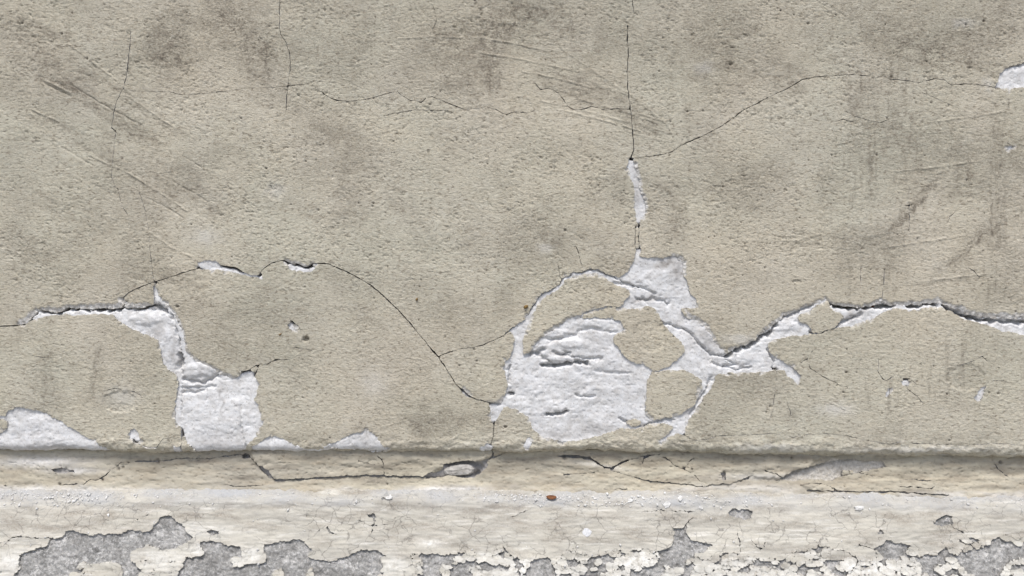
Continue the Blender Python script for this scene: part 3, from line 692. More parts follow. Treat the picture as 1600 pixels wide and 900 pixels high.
step = sstep(0.7, -0.7, Fh - lw) * (Fh < 12)
h -= step * (1.5 + 0.5 * perlin(U / 5, V / 4, 604)); core = np.maximum(core, 0.8 * step)
chipw = np.clip(1.2 + 2.6 * perlin(U / 12, V / 10, 79), 0.5, 4.0)
h -= (0.35 + 0.28 * chipw) * np.exp(-np.maximum(F, 0) / chipw) * (0.6 + 0.6 * np.tanh(3 * perlin(U / 4, V / 3.4, 80)))
core = np.maximum(core, 0.7 * sstep(0.62, 0.9, np.exp(-np.maximum(F, 0) / chipw)) * sstep(1.6, 2.6, chipw))
h_coat = (h + voff).astype(np.float32)

stain_shade = gblobs(GRIME, U + 16 * perlin(U / 34, V / 34, 81) + 6 * perlin(U / 9, V / 9, 82), V + 16 * perlin(U / 34, V / 34, 83) + 6 * perlin(U / 9, V / 9, 84), W_)
SMEARS = [(160,170,260,26,32,0.5),(215,165,240,18,33,0.4),(120,215,200,24,30,0.35),(300,300,160,30,34,0.35),(390,60,170,40,52,0.55),(770,110,75,34,90,0.6),(735,120,80,30,88,0.4),(690,90,130,60,92,0.35),
          (930,150,230,40,22,0.4),(1000,195,90,30,20,0.45),(1430,320,170,17,-48,0.75),(1515,385,120,16,-48,0.6),(1362,240,180,20,90,0.5),(1340,190,150,36,90,0.4),(1420,230,150,70,90,0.4),(1500,250,160,60,90,0.35),(1560,290,240,36,90,0.4),
          (1330,440,60,20,90,0.35),(1390,430,90,26,90,0.3),(1290,300,120,24,90,0.35),(75,590,110,26,92,0.4),(148,580,90,9,100,0.5),(1480,440,180,8,-6,0.3),(1300,370,160,40,0,0.25),(640,340,160,40,60,0.25),(540,300,180,40,105,0.25),(250,430,180,30,12,0.25),
          (110,330,180,40,25,0.3),(1060,350,70,30,95,0.5),(1200,110,160,60,20,0.3),(1480,90,200,50,10,0.3),(830,30,160,50,5,0.35),(60,60,150,50,20,0.3),(960,300,60,120,90,0.2)]
for u, v, ln, wd, ang, a in SMEARS:
    Rr = ln * 0.5 + wd + 12; w = W_.win(u - Rr, u + Rr, v - Rr, v + Rr)
    if w is None: continue
    c, sn = math.cos(math.radians(ang)), math.sin(math.radians(ang)); x = U[w] - u; y = V[w] - v
    p = c * x + sn * y; q = -sn * x + c * y
    p = p + 10 * perlin(U[w] / 20, V[w] / 20, 401); q = q + 4 * perlin(U[w] / 14, V[w] / 14, 402)
    m = sstep(ln * 0.52, ln * 0.32, np.abs(p)) * sstep(wd * 0.62, wd * 0.25, np.abs(q))
    strk = 0.85 + 0.6 * perlin(p / 90, q / 4.2, 403 + int(u) % 50) + 0.5 * perlin(p / 40, q / 9, 404)
    stain_shade[w] = np.maximum(stain_shade[w], 1.0 * a * m * np.clip(strk, 0, 1.3))
    h_coat[w] -= 0.5 * m * np.clip(strk - 0.5, 0, 1)
stain_shade += 0.24 * sstep(-0.05, 0.65, fbm(U / 150, V / 110, 85, 4)) + 0.22 * sstep(230, -40, V)  # last term paints the light's fall-off towards the wall's top into the colour
vert = sstep(0.0, 0.8, perlin((U + 5 * perlin(U / 30, V / 40, 91)) / 9, V / 120, 86) + 0.5 * perlin(U / 3, V / 50, 92)) * sstep(-0.1, 0.5, perlin(U / 90, V / 80, 87))          # rain streaks
stain_shade += 0.28 * vert * sstep(1240, 1380, U) + 0.14 * vert
stain_shade = np.maximum(stain_shade, pit_d * 0.95)
pale = gblobs(PALE, U + 6 * perlin(U / 12, V / 12, 88), V + 5 * perlin(U / 10, V / 10, 89), W_)
pale += 0.08 * low * sstep(0.1, 0.6, perlin(U / 20, V / 7, 90))

# undercoat
hu = -2.5 + 1.2 * perlin(U / 30, V / 24, 101) + 0.40 * perlin(U / 11, V / 9, 102) + 0.16 * perlin(U / 4.5, V / 3.8, 103) + 0.14 * np.tanh(3 * perlin(U / 9 + V / 12, V / 6 - U / 20, 104)) + 0.18 * perlin(U / 2.9, V / 2.8, 105) - 0.8 * sstep(0.42, 0.6, perlin(U / 5, V / 4, 106))
hu += 3.0 * perlin(U / 170, V / 130, 63)
for a, u, v, ru, rv in LUMPS:
    hu += 0.5 * a * sstep(1.25, 0.6, np.hypot((U - u) / ru, (V - v) / rv) + 0.25 * perlin(U / 11, V / 9, 107))
for dep, w_, p in CREV:
    dd = line_dist(W_, p, 24, wu, wv); hu -= dep * np.exp(-(dd / (w_ * np.clip(0.75 + 0.7 * perlin(U / 9, V / 7, 109), 0.25, 1.4))) ** 2)
thin = np.zeros(W_.shape, np.float32)
for hw, p in CRACKS:
    dd = line_dist(W_, p, 8, cu, cv); thin = np.maximum(thin, np.exp(-(dd / 2.5) ** 2))
inpoly = np.full(W_.shape, R, np.float32)
for p in HOLES: inpoly = np.minimum(inpoly, poly_sd(W_, p, R, wu, wv))
hu += 1.6 * sstep(676, 694, V - edge_v(U))
hu -= 17 * thin * sstep(-3, 1, inpoly)
hu = np.where(F > 1.5, np.minimum(hu, h_coat - 2.2), hu).astype(np.float32)
stain_w = gblobs(GRIME_W, U + 8 * perlin(U / 12, V / 12, 111), V + 6 * perlin(U / 9, V / 9, 112), W_)
stain_w += 0.9 * thin * sstep(-2, 1, inpoly)

du, dv = snap(W_, F, inside, cells)
attrs = {'stain_shade': stain_shade, 'core': core, 'pale': pale}
order = np.argsort(-sizes)
cnt = 0
for k in order:
    if sizes[k] < 14: break
    rr, cc = np.nonzero(lab == k)
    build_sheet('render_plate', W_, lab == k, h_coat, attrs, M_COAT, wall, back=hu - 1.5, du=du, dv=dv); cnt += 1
print('plates', cnt)
need = F < 7
ncell = need[:-1, :-1] | need[1:, 1:] | need[:-1, 1:] | need[1:, :-1]
build_sheet('white_undercoat', W_, ncell, hu, {'stain_shade': stain_w}, M_WHITE, wall)

# ------------------------------------------------------------------ recessed band under the wall's edge
def prof_sheet(pd, pz, fine_step, name):
    """pd, pz: profile in units; resampled by length; photo position by projection"""
    pd = np.asarray(pd, float); pz = np.asarray(pz, float)
    L = np.concatenate(([0], np.cumsum(np.hypot(np.diff(pd), np.diff(pz)))))
    t = list(np.arange(0, min(L[-1], 196), fine_step)); st = fine_step
    while t[-1] < L[-1] - 1: st *= 1.15; t.append(min(t[-1] + st, L[-1]))
    t = np.array(t)
    d = np.interp(t, L, pd); z = np.interp(t, L, pz)
    # soften corners
    for _ in range(6 if name == 'band' else 3):
        d[1:-1] = (d[:-2] + 2 * d[1:-1] + d[2:]) / 4; z[1:-1] = (z[:-2] + 2 * z[1:-1] + z[2:]) / 4
    td = np.gradient(d); tz = np.gradient(z); l = np.hypot(td, tz)
    nd, nz = -tz / l, td / l                       # going down the profile, the outside is towards the viewer
    X = np.broadcast_to(UCOL - 800, (len(d), len(UCOL)))
    one = np.ones_like(X)
    Z = z[:, None] - edge_v(X + 800)
    k = D / (D - d[:, None])
    sh = Sheet(X, d[:, None] * one, Z, nd[:, None] * one, nz[:, None] * one, 800 + X * k, 450 - Z * k)
    sh.flat = np.zeros(sh.shape, np.float32)
    return sh

B_ = prof_sheet([-48, -16, -13.5, -12, -9, -5, -1.5, 1, 2], [-252, -254, -268, -284, -300, -311, -318, -324, -334], STEP, 'band')
U, V = B_.U, B_.V
e = edge_v(U)
BAND_HOLES = [
 [(690,735),(694,725),(712,721),(735,719),(746,722),(762,718),(762,730),(752,738),(742,746),(716,746),(705,743),(692,744),(678,746),(664,748),(672,740)],
 [(870,713),(885,711),(905,712),(922,714),(936,723),(944,729),(955,730),(968,723),(978,718),(986,718),(974,724),(958,732),(945,732),(926,721),(904,715),(885,715)],
 [(1218,749),(1228,741),(1242,734),(1262,729),(1290,722),(1300,716),(1335,717),(1350,721),(1378,720),(1386,730),(1364,733),(1350,736),(1318,735),(1310,746),(1300,751),(1260,748),(1240,751)],
 [(376,711),(384,708),(391,711),(389,717),(380,716)], [(405,727),(412,729),(422,736),(427,746),(418,744),(408,736)],
 [(1126,738),(1134,738),(1134,750),(1128,751)], [(1160,748),(1170,744),(1172,748),(1164,751)], [(80,733),(95,730),(115,735),(118,738),(95,740),(82,737)],
]
BAND_CRACKS = [
 (0.6,[(210,721),(250,721),(285,716),(330,717),(350,713),(375,710)]),(0.7,[(130,757),(140,750),(158,749),(168,740),(180,730),(190,722)]),
 (0.7,[(388,712),(400,722),(410,735),(420,745),(432,750)]),(1.1,[(432,750),(460,749),(500,747),(540,744),(575,743),(620,744),(660,745),(675,738)]),
 (0.7,[(745,722),(765,717),(780,712),(800,703),(812,698)]),(0.6,[(765,717),(772,708),(768,702)]),(0.5,[(988,717),(1008,712),(1030,710)]),
 (0.5,[(1003,724),(1005,716),(1020,710)]),(0.6,[(1035,714),(1045,719),(1052,726),(1062,731),(1068,733)]),(0.35,[(1068,733),(1076,722),(1083,716)]),(0.35,[(1068,733),(1085,742),(1095,755),(1096,760)]),
 (0.4,[(1010,751),(1050,755),(1080,757),(1090,761),(1102,760),(1112,757),(1140,756),(1156,750),(1170,746)]),(0.35,[(955,735),(975,740),(1000,748),(1010,751)]),
 (0.4,[(1310,745),(1340,738),(1355,742),(1380,746)]),(0.4,[(1405,750),(1430,749),(1455,752)]),(0.5,[(1403,761),(1425,761),(1455,764),(1465,756)]),(0.5,[(1250,758),(1270,755),(1290,757),(1310,768)]),
 (1.0,[(1262,766),(1300,768),(1345,769),(1400,769),(1440,772),(1480,774)]),(0.6,[(840,767),(855,769),(872,769)]),(0.4,[(935,764),(980,764)]),(0.4,[(770,767),(780,764),(790,768)]),
 (0.35,[(590,712),(600,722),(600,742)]),(0.4,[(1195,735),(1220,744)]),(0.4,[(0,757),(12,760)]),(0.45,[(90,758),(110,757),(122,756)]),(0.4,[(640,769),(700,768)]),(0.4,[(1550,718),(1560,732),(1575,744)]),
 (0.3,[(880,742),(930,738)]),(0.3,[(560,720),(590,726)]),(0.4,[(355,757),(370,760),(412,758)]),
]
bu = U + 1.6 * perlin(U / 9, V / 7, 203) + 0.8 * perlin(U / 3.5, V / 3.5, 204); bv = V + 1.4 * perlin(U / 9, V / 7, 205) + 0.7 * perlin(U / 3.5, V / 3.5, 206)
FB = np.full(B_.shape, 24.0, np.float32)
for p in BAND_HOLES: FB = np.minimum(FB, poly_sd(B_, p, 24, bu, bv))
for hw, p in BAND_CRACKS: FB = np.minimum(FB, line_dist(B_, p, 24, bu, bv) - hw * (1 + 0.6 * perlin(U / 18, V / 12, 207)))
insb = FB > 0.62
cb = insb[:-1, :-1] & insb[1:, :-1] & insb[:-1, 1:] & insb[1:, 1:]
labb, nb = components(cb)
szb = np.bincount(labb[labb >= 0], minlength=nb)
slab = sstep(2.5, -1.5, poly_sd(B_, [(388,700),(402,722),(412,735),(422,745),(434,749),(500,746),(575,742),(660,744),(690,731),(745,720),(800,700)], 20, bu, bv))
lip = sstep(2, -1, poly_sd(B_, [(1000,700),(1003,751),(1050,754),(1080,756),(1092,761),(1110,757),(1140,755),(1170,744),(1215,748),(1240,733),(1262,728),(1300,700)], 20, bu, bv))
tail = sstep(2, -1, poly_sd(B_, [(1250,757),(1310,752),(1600,745),(1660,790),(1440,777),(1345,775),(1290,772)], 20, bu, bv))
hb = 2.2 * perlin(U / 120, V / 40, 211) + 1.0 * perlin(U / 46, V / 12, 212) + 0.45 * perlin(U / 15, V / 8, 213) + 0.25 * np.tanh(2.5 * perlin(U / 8, V / 4, 214)) + 4.2 * slab + 2.6 * lip + 2.4 * tail
hb += 0.45 * np.tanh(5 * perlin(U / 50, V / 12, 215)) + 0.35 * np.tanh(4 * perlin(U / 20, V / 11, 216)) - 1.5 * sstep(0.45, 0.6, perlin(U / 7, V / 3.5, 217)) - 1.0 * np.exp(-np.maximum(FB, 0) / 1.2)
bp = np.zeros(B_.shape, np.float32)
for u, v, r in [(1083,716,2.2),(1081,733,1.6),(1131,739,3),(246,720,4.5),(185,733,2.4),(192,730,2),(160,750,2.5),(92,756,2),(748,765,1.4),(605,756,1.4),(1319,760,1.5),(1236,715,2),(1199,737,1.2),(1068,731,2),(1564,722,3),(882,715,4),(200,723,1.6),(103,732,1.6)]:
    q = np.hypot(U - u, V - v) / r; k = sstep(1.4, 0.6, q); hb -= 2.5 * k; bp = np.maximum(bp, k)
hbu = -4.5 + 1.4 * perlin(U / 12, V / 8, 221) + 0.9 * perlin(U / 5, V / 4, 222) + 0.4 * perlin(U / 2.6, V / 2.6, 223)
for dep, w_, p in [(8,4,[(700,724),(735,721),(750,728),(744,744)]),(7,4,[(745,738),(700,747),(668,748)]),(7,3,[(880,713),(925,715),(945,730),(965,727),(985,717)]),(9,4,[(378,712),(388,711)]),(5,2.5,[(1218,748),(1262,729),(1330,718)])]:
    hbu -= dep * np.exp(-(line_dist(B_, p, 20, bu, bv) / w_) ** 2)
hbu = np.where(FB > 1.5, np.minimum(hbu, hb - 3), hbu).astype(np.float32)
bst = gblobs([(0.5,575,751,34,6,0),(0.3,620,722,60,14,0),(0.3,1100,712,150,9,0),(0.35,300,720,120,9,0),(0.3,800,724,60,14,0),(0.5,1345,724,34,8,0),(0.3,1180,762,60,10,0),(0.3,1440,772,70,7,0),(0.4,380,752,20,8,0),(0.3,60,745,80,8,0),(0.3,1480,735,60,6,0),(0.45,930,716,50,6,0)], bu, bv, B_)
hb += sstep(748, 768, V - e) * (1.8 * perlin(U / 55, V / 18, 242) + 1.0 * perlin(U / 13, V / 7, 243))
bst += 0.35 * sstep(-0.2, 0.6, perlin(U / 70, V / 9, 231)); bst = np.maximum(bst, bp * 0.9)
bpl = gblobs([(0.9,60,722,70,8,0),(0.8,110,735,40,5,0),(0.6,20,765,60,5,0),(0.5,120,765,80,5,0),(0.7,1400,708,200,3,0),(0.5,1180,745,60,5,0),(0.5,700,764,60,6,0),(0.5,940,728,40,3,8),(0.5,1160,762,80,6,0)], bu, bv, B_)
bpl += 0.55 * sstep(757, 769, V - e + 5 * perlin(U / 24, V / 8, 240)) * sstep(-0.35, 0.4, perlin(U / 70, V / 20, 241))
dub, dvb = snap(B_, FB, insb, cb)
batt = {'stain_shade': bst, 'core': np.zeros(B_.shape, np.float32), 'pale': bpl}
band = build_sheet('base_band', B_, np.ones((B_.shape[0] - 1, B_.shape[1] - 1), bool) & ((FB < 7)[:-1, :-1]), hbu, {'pale': sstep(4, -4, poly_sd(B_, [(1205,760),(1205,740),(1290,712),(1405,712),(1405,740),(1310,755)], 10, bu, bv))}, M_MORTAR, wall)
for k in np.argsort(-szb):
    if szb[k] < 14: break
    build_sheet('band_plate', B_, labb == k, hb.astype(np.float32), batt, M_BAND, band, back=hbu - 1.5, du=dub, dv=dvb)

# ------------------------------------------------------------------ plinth: sloping concrete top under peeling paint, then its upright face
plinth = tag(empty('plinth', (0, 0, 0)), 'grey concrete plinth with peeling cream paint running along the foot of the wall', 'plinth')
P_ = prof_sheet([-8, 2, 15, 64, 78, 86, 86], [-318.5, -320, -329, -440, -474, -510, -700], STEP * 1.12, 'plinth')
U, V = P_.U, P_.V
GREY = [
 [(-40,930),(-40,900),(22,905),(33,885),(32,870),(37,865),(50,862),(70,855),(80,845),(95,840),(105,832),(115,829),(125,832),(140,838),(150,835),(165,835),(190,833),(205,828),(222,830),(225,835),(235,830),(245,818),(250,810),(258,807),(270,807),(280,815),(288,822),(295,835),(303,840),(292,848),(272,858),(262,860),(245,856),(230,853),(203,865),(210,880),(218,890),(214,930)],
 [(272,930),(278,900),(287,885),(292,872),(315,869),(318,862),(313,853),(313,848),(325,845),(345,847),(352,852),(375,855),(380,862),(378,872),(368,868),(357,880),(360,888),(375,885),(385,882),(405,880),(415,880),(418,868),(412,860),(413,853),(425,848),(450,846),(470,843),(478,847),(478,855),(490,860),(480,868),(485,872),(515,877),(530,873),(545,868),(560,862),(575,858),(590,860),(605,868),(595,872),(600,885),(590,900),(582,930)],
 [(655,868),(660,865),(690,868),(703,872),(690,880),(685,890),(675,888),(660,880)],[(703,930),(706,885),(720,878),(735,880),(730,892),(737,930)],[(750,880),(758,877),(768,885),(765,893),(752,890)],[(797,875),(810,879),(820,884),(812,885)],
 [(829,878),(840,875),(855,870),(862,878),(868,895),(872,930),(832,930)],[(885,878),(893,872),(905,880),(900,884),(890,884)],
 [(1028,862),(1050,853),(1070,850),(1082,845),(1100,848),(1113,850),(1110,855),(1090,865),(1075,875),(1060,885),(1045,885),(1030,878)],[(970,930),(985,905),(1000,893),(1025,880),(1032,880),(1040,890),(1010,930)],
 [(1365,860),(1385,845),(1400,847),(1420,855),(1415,862),(1395,875),(1380,870)],[(1490,870),(1510,862),(1540,854),(1550,842),(1560,840),(1575,852),(1600,855),(1640,858),(1640,876),(1580,870),(1570,885),(1560,898),(1540,908),(1520,897),(1500,885)],
 [(1428,872),(1450,865),(1472,875),(1460,888),(1440,884)],[(1050,825),(1057,828),(1067,826),(1076,815),(1071,830),(1076,840),(1082,846),(1065,851),(1049,851),(1053,840)],
 [(323,831),(330,829),(344,832),(343,836),(332,836)],[(1137,803),(1145,795),(1165,796),(1178,800),(1174,810),(1155,812)],[(596,779),(604,779),(606,783),(598,784)],[(1455,818),(1475,805),(1488,806),(1487,818),(1470,824)],[(640,930),(655,898),(685,895),(690,930)],
 [(574,805),(582,802),(588,807),(580,810)],[(510,826),(513,824),(516,832),(526,834),(514,835)],[(1368,833),(1375,828),(1382,834),(1372,836)],
]
LIGHT_ISL = [[(480,930),(478,900),(484,888),(489,886),(491,898),(488,930)],[(100,930),(112,890),(130,878),(150,882),(175,876),(190,884),(192,900),(180,930)],[(425,930),(428,893),(440,888),(446,905),(450,930)],[(846,882),(853,880),(852,888),(846,888)]]
GCR = [(0.5,[(0,850),(30,838),(60,842),(85,842)]),(0.4,[(215,812),(232,805),(236,802)]),(0.35,[(580,835),(584,818),(588,808)]),(0.35,[(618,822),(617,810),(625,808),(640,811)]),(0.35,[(1280,846),(1276,856),(1283,870)]),(0.4,[(1300,858),(1320,862),(1335,870),(1340,880)]),
 (0.4,[(1150,830),(1157,850),(1155,866),(1130,864)]),(0.4,[(1170,840),(1180,850),(1188,860),(1195,850),(1200,838)]),(0.4,[(1075,815),(1082,808)]),(0.4,[(1110,852),(1125,860)]),(0.4,[(1455,815),(1480,820),(1510,838),(1530,846)]),(0.4,[(1495,842),(1520,858),(1540,862)]),
 (0.35,[(477,845),(490,838),(500,828)]),(0.35,[(788,870),(786,855),(795,865),(808,878)]),(0.5,[(598,780),(610,780),(615,784)]),(0.35,[(800,807),(815,802),(828,796)]),(0.35,[(1340,850),(1365,858)]),(0.45,[(920,890),(945,880),(960,872)]),(0.45,[(1004,800),(1040,798),(1080,800)]),(0.35,[(560,812),(580,822),(605,820)])]
pu = U + 2.6 * perlin(U / 13, V / 11, 303) + 2.0 * perlin(U / 4.8, V / 4.4, 304); pv = V + 2.4 * perlin(U / 13, V / 11, 305) + 1.8 * perlin(U / 4.8, V / 4.4, 306)
FP = np.full(P_.shape, 20.0, np.float32)
for p in GREY: FP = np.minimum(FP, poly_sd(P_, p, 20, pu, pv))
for p in LIGHT_ISL: FP = np.maximum(FP, np.minimum(-poly_sd(P_, p, 20, pu, pv), 9))
for hw, p in GCR: FP = np.minimum(FP, line_dist(P_, p, 20, pu, pv) - hw)
# small flaking: curled cells of paint, many gone, towards the plinth's nose
f1, fe, idv = worley((U + 5 * perlin(U / 20, V / 14, 311) + 1.1 * perlin(U / 5, V / 4, 411)) / 15, (V + 4 * perlin(U / 20, V / 14, 312) + 1.0 * perlin(U / 5, V / 4, 412)) / 9.5, 313)
f1b, feb, idb = worley((U + 5 * perlin(U / 20, V / 14, 314) + 0.8 * perlin(U / 3.5, V / 3, 414)) / 8, (V + 3 * perlin(U / 20, V / 14, 315) + 0.7 * perlin(U / 3.5, V / 3, 415)) / 5.5, 316)
zone = sstep(845, 890, V + 16 * perlin(U / 70, V / 40, 317)) * (0.45 + 0.55 * sstep(600, 760, U)) + 0.55 * sstep(1430, 1500, U) * sstep(815, 850, V)
crk = np.where(zone > 0.42 + 0.35 * perlin(U / 40, V / 25, 318), fe * 13 - 0.05, 20)
FP = np.minimum(FP, np.where(zone > 0.3, crk, 20))
gone = (zone > 0.4) & (idv < 0.17 * zone)
FP = np.where(gone, np.minimum(FP, -np.minimum(fe * 9, 3)), FP)
goneb = (zone > 0.45) & (idb < 0.07 * zone)
FP = np.where(goneb, np.minimum(FP, -np.minimum(feb * 5, 2)), FP).astype(np.float32)
insp = FP > 0.62
cp = insp[:-1, :-1] & insp[1:, :-1] & insp[:-1, 1:] & insp[1:, 1:]
labp, npn = components(cp)
szp = np.bincount(labp[labp >= 0], minlength=npn)
print('paint comps', npn, (szp >= 12).sum())
hc = 2.4 * perlin(U / 110, V / 50, 321) + 1.0 * perlin(U / 30, V / 16, 322)
near = sstep(24, 6, FP)
grain = 1.1 * perlin(U / 15, V / 11, 423) + 1.3 * perlin(U / 7, V / 6, 323) + 0.8 * np.tanh(3 * perlin(U / 3.6, V / 3.0, 324)) + 0.35 * perlin(U / 2.0, V / 2.0, 325)
hcon = (hc + grain * 1.0 - 0.9).astype(np.float32)
curl = np.exp(-np.maximum(FP, 0) / 4.0) * (0.6 + 0.9 * perlin(U / 16, V / 12, 326))
hp = hc + 2.3 + 0.55 * perlin(U / 15, V / 4.5, 327) + 0.30 * np.tanh(2.5 * perlin(U / 16, V / 3.2, 328)) + 0.2 * perlin(U / 4, V / 3, 329) + 1.7 * curl + 1.3 * (idv - 0.5) * (zone > 0.4)
hp += 1.6 * sstep(785, 772, V - edge_v(U)) * (0.3 + 1.2 * perlin(U / 11, V / 4, 330) + 0.6 * perlin(U / 4, V / 3, 332))
for u, v, r in [(1061,808,2),(481,807,3),(1025,807,1.6),(460,790,1.4),(803,848,1.4),(656,789,1.5),(1418,805,1.4),(468,799,1.4)]:
    hp -= 2.0 * sstep(1.4, 0.6, np.hypot(U - u, V - v) / r)
hp = np.maximum(hp, hcon + 0.8).astype(np.float32)
pst = gblobs([(0.45,90,825,60,12,-10),(0.4,180,824,40,8,0),(0.5,580,806,9,6,0),(0.3,640,850,60,20,0),(0.3,700,850,40,14,0),(0.35,760,800,40,14,0),(0.3,1125,815,26,10,0),(0.35,1480,830,40,20,30),(0.4,1110,812,12,10,0),(0.3,860,845,20,20,0),(0.3,1300,870,60,16,0),(0.25,150,800,120,10,0),(0.25,950,830,100,14,0)], pu, pv, P_)
pst += 0.55 * sstep(-0.2, 0.6, fbm(U / 60, V / 16, 331, 3)) + 0.35 * sstep(850, 790, V) * sstep(-0.5, 0.4, perlin(U / 40, V / 12, 333))
ppl = sstep(797, 778, V - edge_v(U) + 7 * perlin(U / 30, V / 9, 334)) * (0.30 + 0.9 * perlin(U / 60, V / 20, 335)) + 0.22 * sstep(806, 780, V - edge_v(U) + 9 * perlin(U / 40, V / 12, 337)) + gblobs([(0.8,60,773,120,7,0),(0.7,360,772,70,8,0),(0.6,1070,788,80,9,0),(0.5,1480,784,120,8,0),(0.5,840,780,60,7,0)], U, V, P_)
pwh = sstep(0.55, 0.9, zone + 0.35 * perlin(U / 18, V / 10, 336)) * 0.55 + gblobs([(0.9,18,880,26,16,0),(0.7,250,875,40,20,0),(0.8,312,858,14,10,0),(0.9,395,868,16,10,0),(0.8,365,880,16,7,0),(0.9,672,848,18,6,0),(0.9,820,890,20,12,0),(0.8,1000,880,30,12,0),(0.8,615,885,20,14,0),(0.5,320,830,60,10,0),(0.6,1350,888,40,10,0)], pu, pv, P_)
pwh = np.clip(pwh, 0, 1)
dup, dvp = snap(P_, FP, insp, cp)
patt = {'stain_shade': pst, 'core': np.zeros(P_.shape, np.float32), 'pale': ppl, 'white': pwh}
conc = build_sheet('concrete_core', P_, (FP < 8)[:-1, :-1], hcon, {}, M_CONC, plinth)
okk = [k for k in np.argsort(-szp) if szp[k] >= 12]
lv = np.arange(npn)
for k in okk[:290]:
    build_sheet('paint_layer' if szp[k] > 4000 else 'paint_flake', P_, labp == k, hp, patt, M_PAINT, plinth, back=hcon - 0.5, du=dup, dv=dvp)
rest = np.isin(labp, okk[290:])
if rest.any():
    o = build_sheet('paint_flakes', P_, rest, hp, patt, M_PAINT, plinth, back=hcon - 0.5, du=dup, dv=dvp); o['kind'] = 'stuff'

# ------------------------------------------------------------------ loose things
def pick(sh, hh, u, v):
    rr = int(np.argmin(np.abs(sh.V[:, int(np.argmin(np.abs(UCOL - u)))] - v))); cc = int(np.argmin(np.abs(sh.U[rr] - u)))
    rr = int(np.argmin(np.abs(sh.V[:, cc] - v)))
    p = to_world(sh.x[rr, cc], sh.d[rr, cc] + sh.nd[rr, cc] * hh[rr, cc], sh.z[rr, cc] + sh.nz[rr, cc] * hh[rr, cc])
    n = Vector((0, -float(sh.nd[rr, cc]), float(sh.nz[rr, cc]))).normalized()
    return Vector(p), n

def frame(n, ang):
    x = Vector((1, 0, 0)); x = (x - n * x.dot(n)).normalized(); y = n.cross(x)
    c, s = math.cos(ang), math.sin(ang)
    return x * c + y * s, -x * s + y * c

def chip_geo(p, n, ang, a, b, t, r, sides=7):
    """a broken chip: an irregular outline, thicker in the middle"""
    x, y = frame(n, ang); top = []; bot = []; co = []
    for k in range(sides):
        th = 2 * math.pi * k / sides + r.uniform(-0.25, 0.25); q = r.uniform(0.65, 1.1)
        e = x * (math.cos(th) * a * q * S / 2) + y * (math.sin(th) * b * q * S / 2)
        co.append(p + e + n * (t * S * r.uniform(0.5, 0.9))); 
    for k in range(sides): co.append(p + (co[k] - p) * 1.06 - n * (t * S * 0.75))
    co.append(p + n * (t * S * r.uniform(0.9, 1.3)))
    tris = [(k, (k + 1) % sides, 2 * sides) for k in range(sides)]
    quads = [(k + sides, (k + 1) % sides + sides, (k + 1) % sides, k) for k in range(sides)]
    return co, quads, tris

M_CHIP = mat_plain('white_plaster_crumb', (0.44, 0.435, 0.42), (0.70, 0.695, 0.68), 130)
M_PALE = mat_plain('pale_paint_flake', (0.50, 0.51, 0.53), (0.66, 0.66, 0.67), 220)
M_CHIPG = mat_plain('grey_paint_crumb', (0.42, 0.41, 0.39), (0.66, 0.64, 0.60), 150)
M_LEAF = mat_plain('dry_orange_leaf', (0.20, 0.085, 0.035), (0.11, 0.045, 0.02), 260, 0.7)
M_STONE = mat_plain('grey_rubble_stone', (0.30, 0.285, 0.26), (0.52, 0.50, 0.47), 90)
M_BRICK = mat_plain('red_brown_brick', (0.22, 0.10, 0.06), (0.13, 0.06, 0.04), 120)
M_HUSK = mat_plain('brown_seed_husk', (0.26, 0.17, 0.06), (0.12, 0.075, 0.03), 300, 0.7)

cr = random.Random(5)
CHIPS = [
 (1041,790,13,10,2.0,M_CHIP,'largest white plaster chip lying on the plinth ledge right of the orange leaf'),
 (1062,783,8,12,2.0,M_CHIP,'upright narrow white plaster chip just right of the largest chip on the ledge'),
 (985,783,13,6,1.8,M_CHIP,'flat white plaster chip between the orange leaf and the largest chip'),
 (1094,795,7,6,1.8,M_CHIP,'small square white plaster chip right of the largest chip on the ledge'),
 (1342,794,17,7,3.0,M_CHIP,'lone curled white paint chip on the ledge below the right half of the wall'),
 (608,781,13,7,2.4,M_CHIP,'white paint chip beside a short dark crack under the long band crack'),
 (917,831,15,13,0.8,M_PALE,'thin pale flake lying flat on the plinth slope below the orange leaf'),
 (117,783,9,4,2.0,M_CHIP,'white plaster chip near the left end of the plinth ledge'),
 (1512,788,6,5,1.8,M_CHIP,'small white plaster crumb near the right end of the plinth ledge'),
]
for u, v, a, b, t, m, lb in CHIPS:
    p, n = pick(P_, hp, u, v)
    co, q, tr = chip_geo(p, n, cr.uniform(-0.5, 0.5), a, b, t, cr, 8)
    o = mesh_obj('plaster_chip', np.array([tuple(c) for c in co]), q, {}, m, None, tr, smooth=False)
    tag(o, lb, 'chip', 'loose chips on the plinth ledge')

# countless crumbs and dust on the ledge
allc, allq, allt = [], [], []
for k in range(1300):
    g = cr.random()
    if g < 0.30: u, v = cr.gauss(90, 90), 771 + abs(cr.gauss(0, 9))
    elif g < 0.52: u, v = cr.gauss(835, 60), 774 + abs(cr.gauss(3, 6))
    elif g < 0.70: u, v = cr.gauss(1020, 110), 776 + abs(cr.gauss(4, 7))
    elif g < 0.90: u, v = cr.uniform(-40, 1640), 773 + abs(cr.gauss(2, 10))
    else: u, v = cr.uniform(-40, 1640), cr.uniform(780, 890)
    v += float(edge_v(u)) * 0.8
    sz = min(cr.expovariate(1 / 1.1) + 0.7, 4.5)
    p, n = pick(P_, hp, u, v)
    co, q, tr = chip_geo(p, n, cr.uniform(0, 6.28), sz * cr.uniform(1, 1.7), sz, sz * 0.5, cr, 4)
    b0 = len(allc); allc += [tuple(c) for c in co]; allq += [tuple(i + b0 for i in f) for f in q]; allt += [tuple(i + b0 for i in f) for f in tr]
o = mesh_obj('plaster_crumbs', np.array(allc), allq, {}, M_CHIP, None, allt, smooth=False)
